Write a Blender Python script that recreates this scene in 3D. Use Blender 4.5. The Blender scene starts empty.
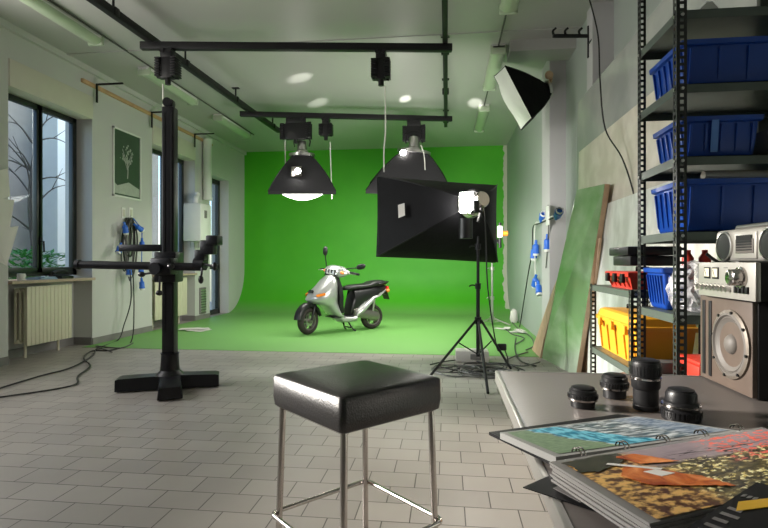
import bpy, bmesh, math, random
from mathutils import Vector, Matrix
random.seed(7)
S = bpy.context.scene
COL = S.collection
PI = math.pi
R = math.radians
V = Vector

# ------------------------------------------------------------------ camera
F = 520.0; HC = 1.1; CY = 262.0
TH = math.atan(63 / F)
CS, SN = math.cos(TH), math.sin(TH)
cam = bpy.data.cameras.new('camera'); camo = bpy.data.objects.new('camera', cam); COL.objects.link(camo)
cam.sensor_width = 36; cam.lens = F / 768 * 36; cam.shift_y = -(264 - CY) / 768
cam.clip_start = 0.02; cam.clip_end = 200
camo.location = (0, 0, HC); camo.rotation_euler = (PI / 2, 0, TH)
S.camera = camo

def ray(px, py):
    u = (px - 384) / F; v = (CY - py) / F
    return V((u * CS - SN, u * SN + CS, v))
def onD(px, py, d): return V((0, 0, HC)) + ray(px, py) * d           # at a depth
def onX(px, py, x): r = ray(px, py); return V((0, 0, HC)) + r * (x / r.x)
def onY(px, py, y): r = ray(px, py); return V((0, 0, HC)) + r * (y / r.y)
def onZ(px, py, z=0.0): r = ray(px, py); return V((0, 0, HC)) + r * ((z - HC) / r.z)

# ------------------------------------------------------------------ materials
def node_mat(name):
    m = bpy.data.materials.new(name); m.use_nodes = True
    nt = m.node_tree
    return m, nt, nt.nodes['Principled BSDF']
def N(nt, t, **kw):
    n = nt.nodes.new(t)
    for k, v in kw.items():
        if k in n.inputs: n.inputs[k].default_value = v
        else: setattr(n, k, v)
    return n
def c4(c): return (c[0], c[1], c[2], 1)
def srgb(r, g, b):
    f = lambda c: c / 12.92 if c <= .04045 else ((c + .055) / 1.055) ** 2.4
    return (f(r / 255), f(g / 255), f(b / 255))
def mat(name, col, rough=.5, metal=0, var=.15, scale=6, bump=0, bscale=80, emis=None, es=0, coat=0, spec=.5, col2=None):
    m, nt, b = node_mat(name)
    b.inputs['Roughness'].default_value = rough
    b.inputs['Metallic'].default_value = metal
    b.inputs['Specular IOR Level'].default_value = spec
    if coat: b.inputs['Coat Weight'].default_value = coat
    tc = N(nt, 'ShaderNodeTexCoord')
    nz = N(nt, 'ShaderNodeTexNoise', Scale=scale, Detail=4.0)
    nt.links.new(tc.outputs['Object'], nz.inputs['Vector'])
    mx = N(nt, 'ShaderNodeMix', data_type='RGBA')
    mx.inputs[6].default_value = c4([c * (1 - var) for c in col])
    mx.inputs[7].default_value = c4(col2 if col2 else [min(1, c * (1 + var)) for c in col])
    nt.links.new(nz.outputs['Fac'], mx.inputs[0])
    nt.links.new(mx.outputs[2], b.inputs['Base Color'])
    if bump:
        n2 = N(nt, 'ShaderNodeTexNoise', Scale=bscale, Detail=3.0)
        nt.links.new(tc.outputs['Object'], n2.inputs['Vector'])
        bp = N(nt, 'ShaderNodeBump', Strength=bump, Distance=.01)
        nt.links.new(n2.outputs['Fac'], bp.inputs['Height'])
        nt.links.new(bp.outputs['Normal'], b.inputs['Normal'])
    if emis:
        b.inputs['Emission Color'].default_value = c4(emis)
        b.inputs['Emission Strength'].default_value = es
    return m
M = {}
M['black'] = mat('black_paint', (.009, .009, .010), .45, var=.2, spec=.3)
M['stand'] = mat('stand_black_metal', (.009, .009, .011), .36, var=.3, spec=.3)
M['blackplastic'] = mat('black_plastic', (.010, .010, .011), .38, spec=.4)
M['blackfabric'] = mat('softbox_black_fabric', (.006, .006, .007), .6, bump=.4, bscale=14, var=.4, spec=.12)
M['grayfabric'] = mat('softbox_grey_fabric', (.022, .021, .024), .6, spec=.3, bump=.3, bscale=20)
M['leather'] = mat('black_leather', (.011, .010, .010), .34, bump=.18, bscale=180, var=.3, spec=.6)
M['chrome'] = mat('chrome', (.55, .51, .48), .16, metal=1, var=.04)
M['steel'] = mat('brushed_steel', (.55, .54, .52), .28, metal=1, var=.08, scale=20)
M['white'] = mat('white_paint', (.75, .76, .72), .4, var=.05)
M['cream'] = mat('cream_enamel', (.66, .62, .48), .35, var=.05)
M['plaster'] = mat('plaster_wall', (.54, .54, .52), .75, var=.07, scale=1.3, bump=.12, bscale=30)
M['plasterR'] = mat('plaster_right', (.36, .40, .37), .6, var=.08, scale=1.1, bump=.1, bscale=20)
M['lilac'] = mat('plaster_pillar', (.50, .49, .50), .7, var=.08, scale=1.3)
M['ceil'] = mat('ceiling_paint', (.42, .42, .40), .38, var=.05, scale=.8, bump=.05, bscale=5)
M['baseb'] = mat('baseboard_grey', (.20, .19, .185), .6)
M['stone'] = mat('sill_stone', (.42, .33, .25), .5, var=.2, scale=25)
M['frame'] = mat('window_frame_dark', (.012, .016, .014), .35)
M['shutter'] = mat('shutter_box', (.60, .58, .48), .55, var=.05)
M['wood'] = mat('raw_wood', (.52, .33, .17), .6, var=.25, scale=9)
M['plyedge'] = mat('plywood_edge', (.55, .38, .25), .7, var=.3, scale=12)
M['bluebin'] = mat('blue_bin_plastic', (.004, .05, .31), .38, var=.15, scale=8)
M['bluecable'] = mat('blue_plug_plastic', (.02, .14, .65), .4)
M['cable'] = mat('black_cable', (.012, .012, .012), .5)
M['graycable'] = mat('grey_cable', (.09, .09, .085), .5)
M['rope'] = mat('white_rope', (.72, .72, .66), .6)
M['shelf'] = mat('grey_shelf_steel', (.085, .105, .09), .42, metal=.25, var=.2, scale=14)
M['post'] = mat('slotted_post_steel', (.02, .022, .021), .45, metal=.2, var=.3, scale=30)
M['yellow'] = mat('yellow_toolbox', (.66, .32, .02), .4, var=.12)
M['orange'] = mat('orange_plastic', (.9, .25, .03), .35)
M['red'] = mat('red_toolbox', (.48, .035, .02), .38, var=.12)
M['brown'] = mat('cardboard', (.36, .20, .11), .75, var=.2)
M['silver'] = mat('scooter_silver', (.40, .41, .40), .28, metal=.45, var=.05, coat=.6)
M['alu'] = mat('alu_face', (.46, .445, .41), .38, metal=.6, var=.06, scale=30)
M['tyre'] = mat('tyre_rubber', (.028, .022, .019), .75, bump=.3, bscale=60)
M['rim'] = mat('rim_grey', (.22, .20, .19), .35, metal=.8)
M['vinyl'] = mat('seat_vinyl', (.014, .014, .015), .42, bump=.1)
M['amber'] = mat('amber_lens', (.95, .25, .03), .15, coat=.5)
M['redlens'] = mat('red_lens', (.7, .03, .02), .15, coat=.5)
M['glasslens'] = mat('clear_lens', (.6, .62, .62), .08, metal=.3)
M['table'] = mat('table_laminate', (.105, .092, .086), .36, var=.12, scale=3, bump=.03, bscale=120)
M['edge'] = mat('table_edge_metal', (.36, .35, .33), .32, metal=.6)
M['paper'] = mat('paper', (.72, .70, .66), .6, var=.05)
M['lensglass'] = mat('lens_glass', (.02, .02, .035), .05, spec=.9)
M['speakerwood'] = mat('speaker_veneer', (.08, .058, .045), .5, var=.25, scale=18)
M['cone'] = mat('speaker_cone', (.10, .09, .08), .6, var=.15)
M['speakerring'] = mat('speaker_ring_beige', (.17, .145, .12), .4, metal=.5)
M['lampgreen'] = mat('tube_fixture_plastic', (.42, .50, .36), .3, var=.1)
M['leaf'] = mat('leaf_green', (.05, .26, .035), .5, var=.4, scale=12)
M['bark'] = mat('bark', (.10, .085, .07), .85, var=.3, scale=12)
M['outwall'] = mat('courtyard_wall', (.30, .27, .235), .85, var=.5, scale=1.2)
M['outground'] = mat('courtyard_ground', (.28, .28, .26), .9, var=.2)
M['diffuser'] = mat('softbox_diffuser', (.9, .9, .88), .6, emis=(1, .97, .9), es=26)
M['diffhang'] = mat('hanging_diffuser', (.9, .9, .88), .6, emis=(1, .97, .9), es=17)
M['diffdim'] = mat('softbox_white_front', (.85, .86, .82), .6, var=.03)
M['bulb'] = mat('flash_tube', (1, 1, 1), .3, emis=(1, .97, .9), es=90)

def glass_mat():
    m, nt, b = node_mat('window_glass')
    out = nt.nodes['Material Output']
    tr = N(nt, 'ShaderNodeBsdfTransparent'); tr.inputs[0].default_value = (.86, .92, .94, 1)
    gl = N(nt, 'ShaderNodeBsdfGlossy', Roughness=.03)
    lw0 = N(nt, 'ShaderNodeLayerWeight', Blend=.5)
    lw = N(nt, 'ShaderNodeMath', operation='POWER'); lw.inputs[1].default_value = 4.0
    nt.links.new(lw0.outputs['Facing'], lw.inputs[0])
    mx = N(nt, 'ShaderNodeMixShader')
    nt.links.new(lw.outputs[0], mx.inputs[0]); nt.links.new(tr.outputs[0], mx.inputs[1]); nt.links.new(gl.outputs[0], mx.inputs[2])
    nt.links.new(mx.outputs[0], out.inputs['Surface'])
    return m
M['glass'] = glass_mat()
def bag_mat():
    m, nt, b = node_mat('clear_plastic_film')
    out = nt.nodes['Material Output']
    tr = N(nt, 'ShaderNodeBsdfTransparent'); tr.inputs[0].default_value = (.95, .95, .96, 1)
    b.inputs['Base Color'].default_value = (.8, .8, .82, 1); b.inputs['Roughness'].default_value = .12
    mx = N(nt, 'ShaderNodeMixShader'); 
    nz = N(nt, 'ShaderNodeTexNoise', Scale=22.0, Detail=5.0)
    tc = N(nt, 'ShaderNodeTexCoord'); nt.links.new(tc.outputs['Object'], nz.inputs['Vector'])
    rp = N(nt, 'ShaderNodeMapRange'); rp.inputs[1].default_value = .4; rp.inputs[2].default_value = .7; rp.inputs[3].default_value = .15; rp.inputs[4].default_value = .8
    nt.links.new(nz.outputs['Fac'], rp.inputs[0]); nt.links.new(rp.outputs[0], mx.inputs[0])
    nt.links.new(tr.outputs[0], mx.inputs[1]); nt.links.new(b.outputs[0], mx.inputs[2])
    nt.links.new(mx.outputs[0], out.inputs['Surface'])
    return m
M['bag'] = bag_mat()

def floor_mat():
    m, nt, b = node_mat('grey_brick_bond_tiles')
    tc = N(nt, 'ShaderNodeTexCoord')
    mp = N(nt, 'ShaderNodeMapping')
    q = onZ(438.7, 489)                                     # a joint crossing seen on the floor
    mp.inputs['Location'].default_value = (-q.x % .235, -q.y % .344, 0)
    br = N(nt, 'ShaderNodeTexBrick', offset=.5, offset_frequency=2, squash=1.0)
    br.inputs['Scale'].default_value = 1
    br.inputs['Brick Width'].default_value = .235; br.inputs['Row Height'].default_value = .172
    br.inputs['Mortar Size'].default_value = .0028; br.inputs['Mortar Smooth'].default_value = .25
    br.inputs['Color1'].default_value = c4((.32, .295, .268)); br.inputs['Color2'].default_value = c4((.375, .345, .312))
    br.inputs['Mortar'].default_value = c4((.075, .065, .058))
    nt.links.new(tc.outputs['Object'], mp.inputs['Vector']); nt.links.new(mp.outputs[0], br.inputs['Vector'])
    nz = N(nt, 'ShaderNodeTexNoise', Scale=1.7, Detail=6.0)
    nt.links.new(tc.outputs['Object'], nz.inputs['Vector'])
    mx = N(nt, 'ShaderNodeMix', data_type='RGBA', blend_type='MULTIPLY'); mx.inputs[0].default_value = .35
    rp = N(nt, 'ShaderNodeValToRGB'); rp.color_ramp.elements[0].position = .3; rp.color_ramp.elements[0].color = (.62, .62, .62, 1); rp.color_ramp.elements[1].position = .7
    nt.links.new(nz.outputs['Fac'], rp.inputs[0]); nt.links.new(rp.outputs[0], mx.inputs[7]); nt.links.new(br.outputs['Color'], mx.inputs[6])
    nt.links.new(mx.outputs[2], b.inputs['Base Color'])
    b.inputs['Roughness'].default_value = .42
    bp = N(nt, 'ShaderNodeBump', Strength=.5, Distance=.003, invert=True)
    nt.links.new(br.outputs['Fac'], bp.inputs['Height']); nt.links.new(bp.outputs['Normal'], b.inputs['Normal'])
    return m
M['floor'] = floor_mat()

def green_mat():
    m, nt, b = node_mat('chroma_green_paint')
    tc = N(nt, 'ShaderNodeTexCoord'); sep = N(nt, 'ShaderNodeSeparateXYZ')
    nt.links.new(tc.outputs['Object'], sep.inputs[0])
    nz = N(nt, 'ShaderNodeTexNoise', Scale=2.2, Detail=5.0); nt.links.new(tc.outputs['Object'], nz.inputs['Vector'])
    base = N(nt, 'ShaderNodeMix', data_type='RGBA')
    base.inputs[6].default_value = c4((.050, .38, .008)); base.inputs[7].default_value = c4((.080, .46, .015))
    nt.links.new(nz.outputs['Fac'], base.inputs[0])
    # dusty scuffed paint on the floor part (a real coat of dust, z below 3 cm)
    mr = N(nt, 'ShaderNodeMapRange'); mr.inputs[1].default_value = .25; mr.inputs[2].default_value = .0; mr.inputs[3].default_value = 0; mr.inputs[4].default_value = .75
    nt.links.new(sep.outputs['Z'], mr.inputs[0])
    dust = N(nt, 'ShaderNodeMix', data_type='RGBA')
    dust.inputs[7].default_value = c4((.19, .36, .12))
    nt.links.new(mr.outputs[0], dust.inputs[0]); nt.links.new(base.outputs[2], dust.inputs[6])
    # ragged unpainted strip beside the right wall
    nz2 = N(nt, 'ShaderNodeTexNoise', Scale=5.0, Detail=6.0); nt.links.new(tc.outputs['Object'], nz2.inputs['Vector'])
    ad = N(nt, 'ShaderNodeMath', operation='MULTIPLY_ADD'); ad.inputs[1].default_value = .16
    nt.links.new(nz2.outputs['Fac'], ad.inputs[0]); nt.links.new(sep.outputs['X'], ad.inputs[2])
    gt = N(nt, 'ShaderNodeMath', operation='GREATER_THAN'); gt.inputs[1].default_value = 1.30
    nt.links.new(ad.outputs[0], gt.inputs[0])
    zt = N(nt, 'ShaderNodeMath', operation='GREATER_THAN'); zt.inputs[1].default_value = .12
    nt.links.new(sep.outputs['Z'], zt.inputs[0])
    mu = N(nt, 'ShaderNodeMath', operation='MULTIPLY'); nt.links.new(gt.outputs[0], mu.inputs[0]); nt.links.new(zt.outputs[0], mu.inputs[1])
    fin = N(nt, 'ShaderNodeMix', data_type='RGBA'); fin.inputs[7].default_value = c4((.55, .56, .46))
    nt.links.new(mu.outputs[0], fin.inputs[0]); nt.links.new(dust.outputs[2], fin.inputs[6])
    nt.links.new(fin.outputs[2], b.inputs['Base Color'])
    b.inputs['Roughness'].default_value = .55
    return m
M['green'] = green_mat()

def panel_mat(name, c1, c2, rough, vs=(1, 1, 1), scale=2.0, lo=.4, hi=.62):
    m, nt, b = node_mat(name)
    tc = N(nt, 'ShaderNodeTexCoord'); mp = N(nt, 'ShaderNodeMapping'); mp.inputs['Scale'].default_value = vs
    nz = N(nt, 'ShaderNodeTexNoise', Scale=scale, Detail=6.0)
    nt.links.new(tc.outputs['Object'], mp.inputs['Vector']); nt.links.new(mp.outputs[0], nz.inputs['Vector'])
    rp = N(nt, 'ShaderNodeValToRGB')
    rp.color_ramp.elements[0].position = lo; rp.color_ramp.elements[0].color = c4(c1)
    rp.color_ramp.elements[1].position = hi; rp.color_ramp.elements[1].color = c4(c2)
    nt.links.new(nz.outputs['Fac'], rp.inputs[0]); nt.links.new(rp.outputs[0], b.inputs['Base Color'])
    b.inputs['Roughness'].default_value = rough
    return m
M['board_green'] = panel_mat('green_board_face', (.20, .33, .15), (.46, .54, .40), .14, (1, .5, 1), 1.6)  # pale streaks put whitish gloss reflections into the green colour
M['panel_grey'] = panel_mat('grey_gloss_panel', (.38, .40, .38), (.46, .47, .44), .13)
M['panel_cream'] = panel_mat('cream_gloss_panel', (.68, .62, .52), (.80, .74, .64), .2, scale=4)
M['panel_white'] = panel_mat('marbled_white_panel', (.62, .62, .56), (.82, .82, .77), .3, (1, 1, .5), 7)

def photo_mat(name, ramp, scale, stretch=(1, 1, 1), dist=.6, rough=.3):
    m, nt, b = node_mat(name)
    tc = N(nt, 'ShaderNodeTexCoord'); mp = N(nt, 'ShaderNodeMapping'); mp.inputs['Scale'].default_value = stretch
    nz = N(nt, 'ShaderNodeTexNoise', Scale=scale, Detail=7.0, Distortion=dist)
    nt.links.new(tc.outputs['Object'], mp.inputs['Vector']); nt.links.new(mp.outputs[0], nz.inputs['Vector'])
    rp = N(nt, 'ShaderNodeValToRGB')
    els = rp.color_ramp.elements
    while len(els) < len(ramp): els.new(.5)
    for e, (p, c) in zip(els, ramp): e.position = p; e.color = c4(c)
    nt.links.new(nz.outputs['Fac'], rp.inputs[0]); nt.links.new(rp.outputs[0], b.inputs['Base Color'])
    b.inputs['Roughness'].default_value = rough; b.inputs['Specular IOR Level'].default_value = .35
    return m
M['ph_flowers'] = photo_mat('print_yellow_flowers', [(.30, (.03, .035, .015)), (.44, (.16, .14, .05)), (.49, (.62, .52, .10)), (.57, (1, .92, .45))], 120)
M['ph_orange'] = photo_mat('print_orange_rock', [(.34, (.04, .02, .015)), (.45, (.38, .14, .03)), (.53, (.75, .40, .10)), (.64, (.95, .72, .32))], 75)
M['ph_red'] = photo_mat('print_red_blossom', [(.40, (.20, .17, .18)), (.48, (.30, .22, .23)), (.54, (.75, .10, .07)), (.66, (.9, .30, .20))], 80)
M['ph_mauve'] = photo_mat('print_mauve_mist', [(.3, (.25, .20, .22)), (.7, (.38, .31, .33))], 8)
M['ph_orangeflat'] = photo_mat('print_orange_cloth', [(.3, (.30, .05, .01)), (.5, (.62, .16, .03)), (.7, (.9, .36, .12))], 35)
M['ph_dark'] = photo_mat('print_dark', [(.3, (.015, .02, .015)), (.7, (.08, .07, .05))], 15)
M['ph_blue'] = photo_mat('print_blue_water', [(.3, (.01, .18, .30)), (.5, (.03, .36, .52)), (.7, (.35, .65, .75))], 9, (1, 3, 1))
M['ph_sky'] = photo_mat('print_pale_stones', [(.32, (.06, .08, .08)), (.44, (.30, .36, .38)), (.54, (.58, .64, .64)), (.66, (.9, .9, .88))], 26, (1, 2.2, 1))
M['ph_green'] = photo_mat('print_green_bank', [(.3, (.03, .07, .04)), (.7, (.22, .32, .2))], 24)
M['ph_slate'] = photo_mat('print_slate_blue', [(.3, (.07, .11, .17)), (.6, (.20, .26, .34)), (.75, (.38, .42, .46))], 12, (1, 2, 1))
class SN_:
    def __init__(self, name):
        self.m, self.nt, self.b = node_mat(name)
        uv = N(self.nt, 'ShaderNodeUVMap'); self.uv = uv.outputs[0]
        sp = N(self.nt, 'ShaderNodeSeparateXYZ'); self.nt.links.new(self.uv, sp.inputs[0]); self.u, self.v = sp.outputs[0], sp.outputs[1]
    def put(self, sock, x):
        if isinstance(x, (int, float)): sock.default_value = x
        else: self.nt.links.new(x, sock)
    def op(self, o, a, b=0.0):
        n = N(self.nt, 'ShaderNodeMath', operation=o); self.put(n.inputs[0], a); self.put(n.inputs[1], b); return n.outputs[0]
    def noise(self, sc, sx=1, sy=1, det=5.0, off=0.0):
        mp = N(self.nt, 'ShaderNodeMapping'); mp.inputs['Scale'].default_value = (sx, sy, 1); mp.inputs['Location'].default_value = (off, off * 2, 0)
        n = N(self.nt, 'ShaderNodeTexNoise', Scale=float(sc), Detail=det)
        self.nt.links.new(self.uv, mp.inputs['Vector']); self.nt.links.new(mp.outputs[0], n.inputs['Vector']); return n.outputs['Fac']
    def smooth(self, x, a, b):
        n = N(self.nt, 'ShaderNodeMapRange', interpolation_type='SMOOTHSTEP'); self.put(n.inputs[0], x)
        n.inputs[1].default_value = a; n.inputs[2].default_value = b; return n.outputs[0]
    def mix(self, f, a, b):
        n = N(self.nt, 'ShaderNodeMix', data_type='RGBA'); self.put(n.inputs[0], f)
        for i, c in ((6, a), (7, b)):
            if isinstance(c, tuple): n.inputs[i].default_value = c4(c)
            else: self.nt.links.new(c, n.inputs[i])
        return n.outputs[2]
    def done(self, c, rough=.3):
        self.nt.links.new(c, self.b.inputs['Base Color']); self.b.inputs['Roughness'].default_value = rough
        self.b.inputs['Specular IOR Level'].default_value = .4; return self.m
def garden_print():
    k = SN_('garden_print'); mul = lambda a, b: k.op('MULTIPLY', a, b)
    wob = k.op('MULTIPLY', k.op('SUBTRACT', k.noise(7), .5), .22)
    u = k.op('ADD', k.u, wob); v = k.op('ADD', k.v, wob)
    c = k.mix(k.smooth(k.noise(14), .35, .65), (.035, .035, .018), (.16, .13, .05))
    fl = mul(k.smooth(k.noise(24, 1.5, 1), .50, .56), k.smooth(k.noise(6, off=3), .36, .52))
    c = k.mix(fl, c, k.mix(k.smooth(k.noise(40), .4, .6), (.70, .55, .16), (1.0, .93, .55)))
    left = k.smooth(u, .36, .24)
    br = k.mix(k.smooth(k.noise(15, 1.5, 1, off=5), .42, .60), (.10, .04, .02), (.80, .48, .15))
    c = k.mix(left, c, br)
    mv = mul(k.smooth(v, .36, .29), k.smooth(k.u, .20, .30))
    c = k.mix(mv, c, k.mix(k.noise(9), (.20, .16, .18), (.46, .37, .39)))
    rd = mul(mul(k.smooth(k.noise(20, 1.5, 1, off=9), .50, .55), k.smooth(u, .55, .66)), k.smooth(v, .55, .42))
    c = k.mix(rd, c, k.mix(k.noise(50), (.75, .04, .03), (1.0, .30, .22)))
    for (sc, of, w) in ((4.5, 1.0, .006), (6.0, 7.0, .005), (3.2, 12.0, .007)):
        d = k.op('ABSOLUTE', k.op('SUBTRACT', k.noise(sc, .5, 1.6, 2.0, of), .5))
        ln = mul(mul(k.smooth(d, w * 1.6, w * .5), k.smooth(k.u, .34, .42)), k.smooth(k.v, .12, .2))
        c = k.mix(ln, c, (.03, .022, .022))
    return k.done(c)
def shore_print():
    k = SN_('shore_print'); mul = lambda a, b: k.op('MULTIPLY', a, b)
    wob = k.op('MULTIPLY', k.op('SUBTRACT', k.noise(6), .5), .14)
    u = k.op('SUBTRACT', k.op('ADD', k.u, wob), k.op('MULTIPLY', k.v, .22))
    c = k.mix(k.smooth(k.noise(8, 1, 2.0), .42, .64), (.06, .10, .12), (.58, .62, .63))
    c = k.mix(k.smooth(k.noise(11, 1, 2, off=4), .56, .62), c, (.03, .045, .04))
    blu = mul(k.smooth(u, .12, .15), k.smooth(u, .36, .33))
    c = k.mix(blu, c, k.mix(k.smooth(k.noise(12, 3, .6), .4, .6), (.01, .17, .27), (.16, .50, .62)))
    c = k.mix(k.smooth(u, .13, .11), c, k.mix(k.noise(26), (.03, .09, .05), (.32, .42, .26)))
    sl = k.smooth(k.u, .72, .86); c = k.mix(k.op('MULTIPLY', sl, .8), c, k.mix(k.smooth(k.noise(14, 1, 2.5, off=8), .4, .6), (.07, .12, .20), (.34, .40, .47)))
    return k.done(c)
M['garden'] = garden_print(); M['shore'] = shore_print()
M['yellowband'] = mat('yellow_print', (.70, .42, .03), .4)
M['picgreen'] = mat('green_poster_print', (.055, .085, .06), .4, var=.15)
M['picpale'] = mat('pale_poster_print', (.42, .44, .40), .4, var=.2, scale=20)

# ------------------------------------------------------------------ mesh helpers
def new(): return bmesh.new()
def quadface(bm, pts):
    try: return bm.faces.new([bm.verts.new(p) for p in pts])
    except ValueError: return None
def box(bm, lo, hi, bev=0, mtx=None, seg=2):
    lo = V(lo); hi = V(hi)
    c = (lo + hi) / 2; s = hi - lo
    r = bmesh.ops.create_cube(bm, size=1)
    vs = r['verts']
    bmesh.ops.scale(bm, vec=[abs(a) for a in s], verts=vs); bmesh.ops.translate(bm, vec=c, verts=vs)
    if bev:
        es = list({e for v in vs for e in v.link_edges})
        rr = bmesh.ops.bevel(bm, geom=es, offset=bev, segments=seg, affect='EDGES', profile=.5)
        vs = list(set(rr['verts']) | {v for v in vs if v.is_valid})
    if mtx is not None: bmesh.ops.transform(bm, matrix=mtx, verts=vs)
    return vs
def frame_to(a, b):
    a = V(a); b = V(b); d = b - a
    q = d.to_track_quat('Z', 'Y')
    return Matrix.Translation(a) @ q.to_matrix().to_4x4(), d.length
def cyl(bm, a, b, r, r2=None, n=20):
    m, L = frame_to(a, b)
    m = m @ Matrix.Translation((0, 0, L / 2))
    bmesh.ops.create_cone(bm, cap_ends=True, cap_tris=False, segments=n, radius1=r, radius2=r if r2 is None else r2, depth=L, matrix=m)
def lathe(bm, prof, a=(0, 0, 0), b=(0, 0, 1), n=28):
    """prof = (radius, distance along the axis a->b)"""
    m, L = frame_to(a, b); rings = []
    for (r, h) in prof:
        if r < 1e-5: rings.append([bm.verts.new(m @ V((0, 0, h)))])
        else: rings.append([bm.verts.new(m @ V((r * math.cos(2 * PI * i / n), r * math.sin(2 * PI * i / n), h))) for i in range(n)])
    bridge(bm, rings)
def bridge(bm, rings, closed=True):
    for A, B in zip(rings, rings[1:]):
        if len(A) == 1 and len(B) == 1: continue
        n = max(len(A), len(B))
        for i in range(n if closed else n - 1):
            j = (i + 1) % n
            f = [A[0]] if len(A) == 1 else [A[i], A[j]]
            g = [B[0]] if len(B) == 1 else [B[j], B[i]]
            try: bm.faces.new(f + g)
            except ValueError: pass
def loft(bm, secs, cap=True):
    rings = [[bm.verts.new(p) for p in s] for s in secs]
    bridge(bm, rings)
    if cap:
        for r in (rings[0], rings[-1]):
            try: bm.faces.new(r)
            except ValueError: pass
def smooth_path(pts, k=6):
    P = [V(p) for p in pts]
    if len(P) < 3: return P
    out = []
    for i in range(len(P) - 1):
        p0 = P[max(i - 1, 0)]; p1 = P[i]; p2 = P[i + 1]; p3 = P[min(i + 2, len(P) - 1)]
        for j in range(k):
            t = j / k
            out.append(.5 * ((2 * p1) + (-p0 + p2) * t + (2 * p0 - 5 * p1 + 4 * p2 - p3) * t * t + (-p0 + 3 * p1 - 3 * p2 + p3) * t ** 3))
    out.append(P[-1]); return out
def tube(bm, pts, r, n=8, smooth=True, k=6, rr=None):
    P = smooth_path(pts, k) if smooth else [V(p) for p in pts]
    Q = [P[0]]
    for p in P[1:]:
        if (p - Q[-1]).length > 1e-5: Q.append(p)
    P = Q; rings = []; up = V((0, 0, 1)); 
    d0 = (P[1] - P[0]).normalized()
    nrm = d0.orthogonal().normalized()
    for i, p in enumerate(P):
        d = (P[min(i + 1, len(P) - 1)] - P[max(i - 1, 0)])
        if d.length < 1e-7: d = d0
        d.normalize()
        nrm = (nrm - d * nrm.dot(d))
        if nrm.length < 1e-5: nrm = d.orthogonal()
        nrm.normalize(); bn = d.cross(nrm)
        q = r if rr is None else r + (rr - r) * i / (len(P) - 1)
        rings.append([bm.verts.new(p + (nrm * math.cos(2 * PI * a / n) + bn * math.sin(2 * PI * a / n)) * q) for a in range(n)])
    bridge(bm, rings)
    for ri in (rings[0], rings[-1]):
        try: bm.faces.new(ri)
        except ValueError: pass
def prism(bm, prof, a, b, mtx=None):
    """prof is a polygon in (x, z), swept along y from a to b"""
    A = [bm.verts.new((x, a, z)) for x, z in prof]; B = [bm.verts.new((x, b, z)) for x, z in prof]
    n = len(prof)
    for i in range(n): bm.faces.new([A[i], A[(i + 1) % n], B[(i + 1) % n], B[i]])
    bm.faces.new(A); bm.faces.new(B[::-1])
    if mtx is not None: bmesh.ops.transform(bm, matrix=mtx, verts=A + B)
def slab(bm, pts, off):
    """polygon pts thickened by the vector off"""
    off = V(off)
    A = [bm.verts.new(V(p)) for p in pts]; B = [bm.verts.new(V(p) + off) for p in pts]; n = len(pts)
    for i in range(n): bm.faces.new([A[i], A[(i + 1) % n], B[(i + 1) % n], B[i]])
    bm.faces.new(A); bm.faces.new(B[::-1])
def ico(bm, c, r, sc=(1, 1, 1), sub=2):
    rr = bmesh.ops.create_icosphere(bm, subdivisions=sub, radius=r)
    bmesh.ops.scale(bm, vec=sc, verts=rr['verts']); bmesh.ops.translate(bm, vec=c, verts=rr['verts'])

def WM(o):
    m = Matrix.Identity(4)
    while o is not None:
        m = (Matrix.Translation(o.location) @ o.rotation_euler.to_matrix().to_4x4()) @ m; o = o.parent
    return m
def obj(name, bm, m, parent=None, label=None, smooth=True, angle=38):
    """links a bmesh, given in world coordinates, as one mesh object"""
    bmesh.ops.recalc_face_normals(bm, faces=bm.faces)
    me = bpy.data.meshes.new(name)
    o = bpy.data.objects.new(name, me)
    if parent is None:
        lo = V([min(v.co[i] for v in bm.verts) for i in range(3)]); hi = V([max(v.co[i] for v in bm.verts) for i in range(3)])
        if name.startswith(('floor', 'wall', 'ceiling')): base = V((0, 0, 0))
        else: base = V(((lo.x + hi.x) / 2, (lo.y + hi.y) / 2, lo.z))
        bmesh.ops.translate(bm, vec=-base, verts=bm.verts); o.location = base
    else:
        bmesh.ops.transform(bm, matrix=WM(parent).inverted(), verts=bm.verts)
        o.parent = parent
    bm.to_mesh(me); bm.free()
    me.materials.append(M[m] if isinstance(m, str) else m)
    if smooth:
        me.shade_smooth(); me.set_sharp_from_angle(angle=R(angle))
    COL.objects.link(o)
    if label: o['label'] = label
    return o
def tag(o, label, cat, group=None, kind=None):
    o['label'] = label; o['category'] = cat
    if group: o['group'] = group
    if kind: o['kind'] = kind
    return o
def thing(name, label, cat, loc=(0, 0, 0), rz=0, group=None):
    o = bpy.data.objects.new(name, None); COL.objects.link(o)
    o.empty_display_size = .05
    o.location = loc; o.rotation_euler = (0, 0, rz)
    return tag(o, label, cat, group)
def struct(name, bm, m, parent=None, smooth=False):
    o = obj(name, bm, m, parent, smooth=smooth)
    if parent is None: o['kind'] = 'structure'
    return o
def dup(root, loc, rz=None, label=None):
    def cp(o, parent):
        c = o.copy(); COL.objects.link(c); c.parent = parent
        for ch in [x for x in bpy.data.objects if x.parent == o]: cp(ch, c)
        return c
    r = cp(root, None); r.location = loc
    if rz is not None: r.rotation_euler = (0, 0, rz)
    if label: r['label'] = label
    return r

# ------------------------------------------------------------------ room shell
XL = -4.67; YB = onD(370, 148, 11.72).y; ZC = 3.65; YF = -2.6; YG = onZ(300, 352).y
bm = new(); box(bm, (-5.2, YF, -.1), (1.9, YB + .2, 0)); struct('floor', bm, 'floor')
bm = new(); box(bm, (-5.2, YF - .2, ZC), (1.9, YB + .2, ZC + .15)); struct('ceiling', bm, 'ceil')
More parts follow.
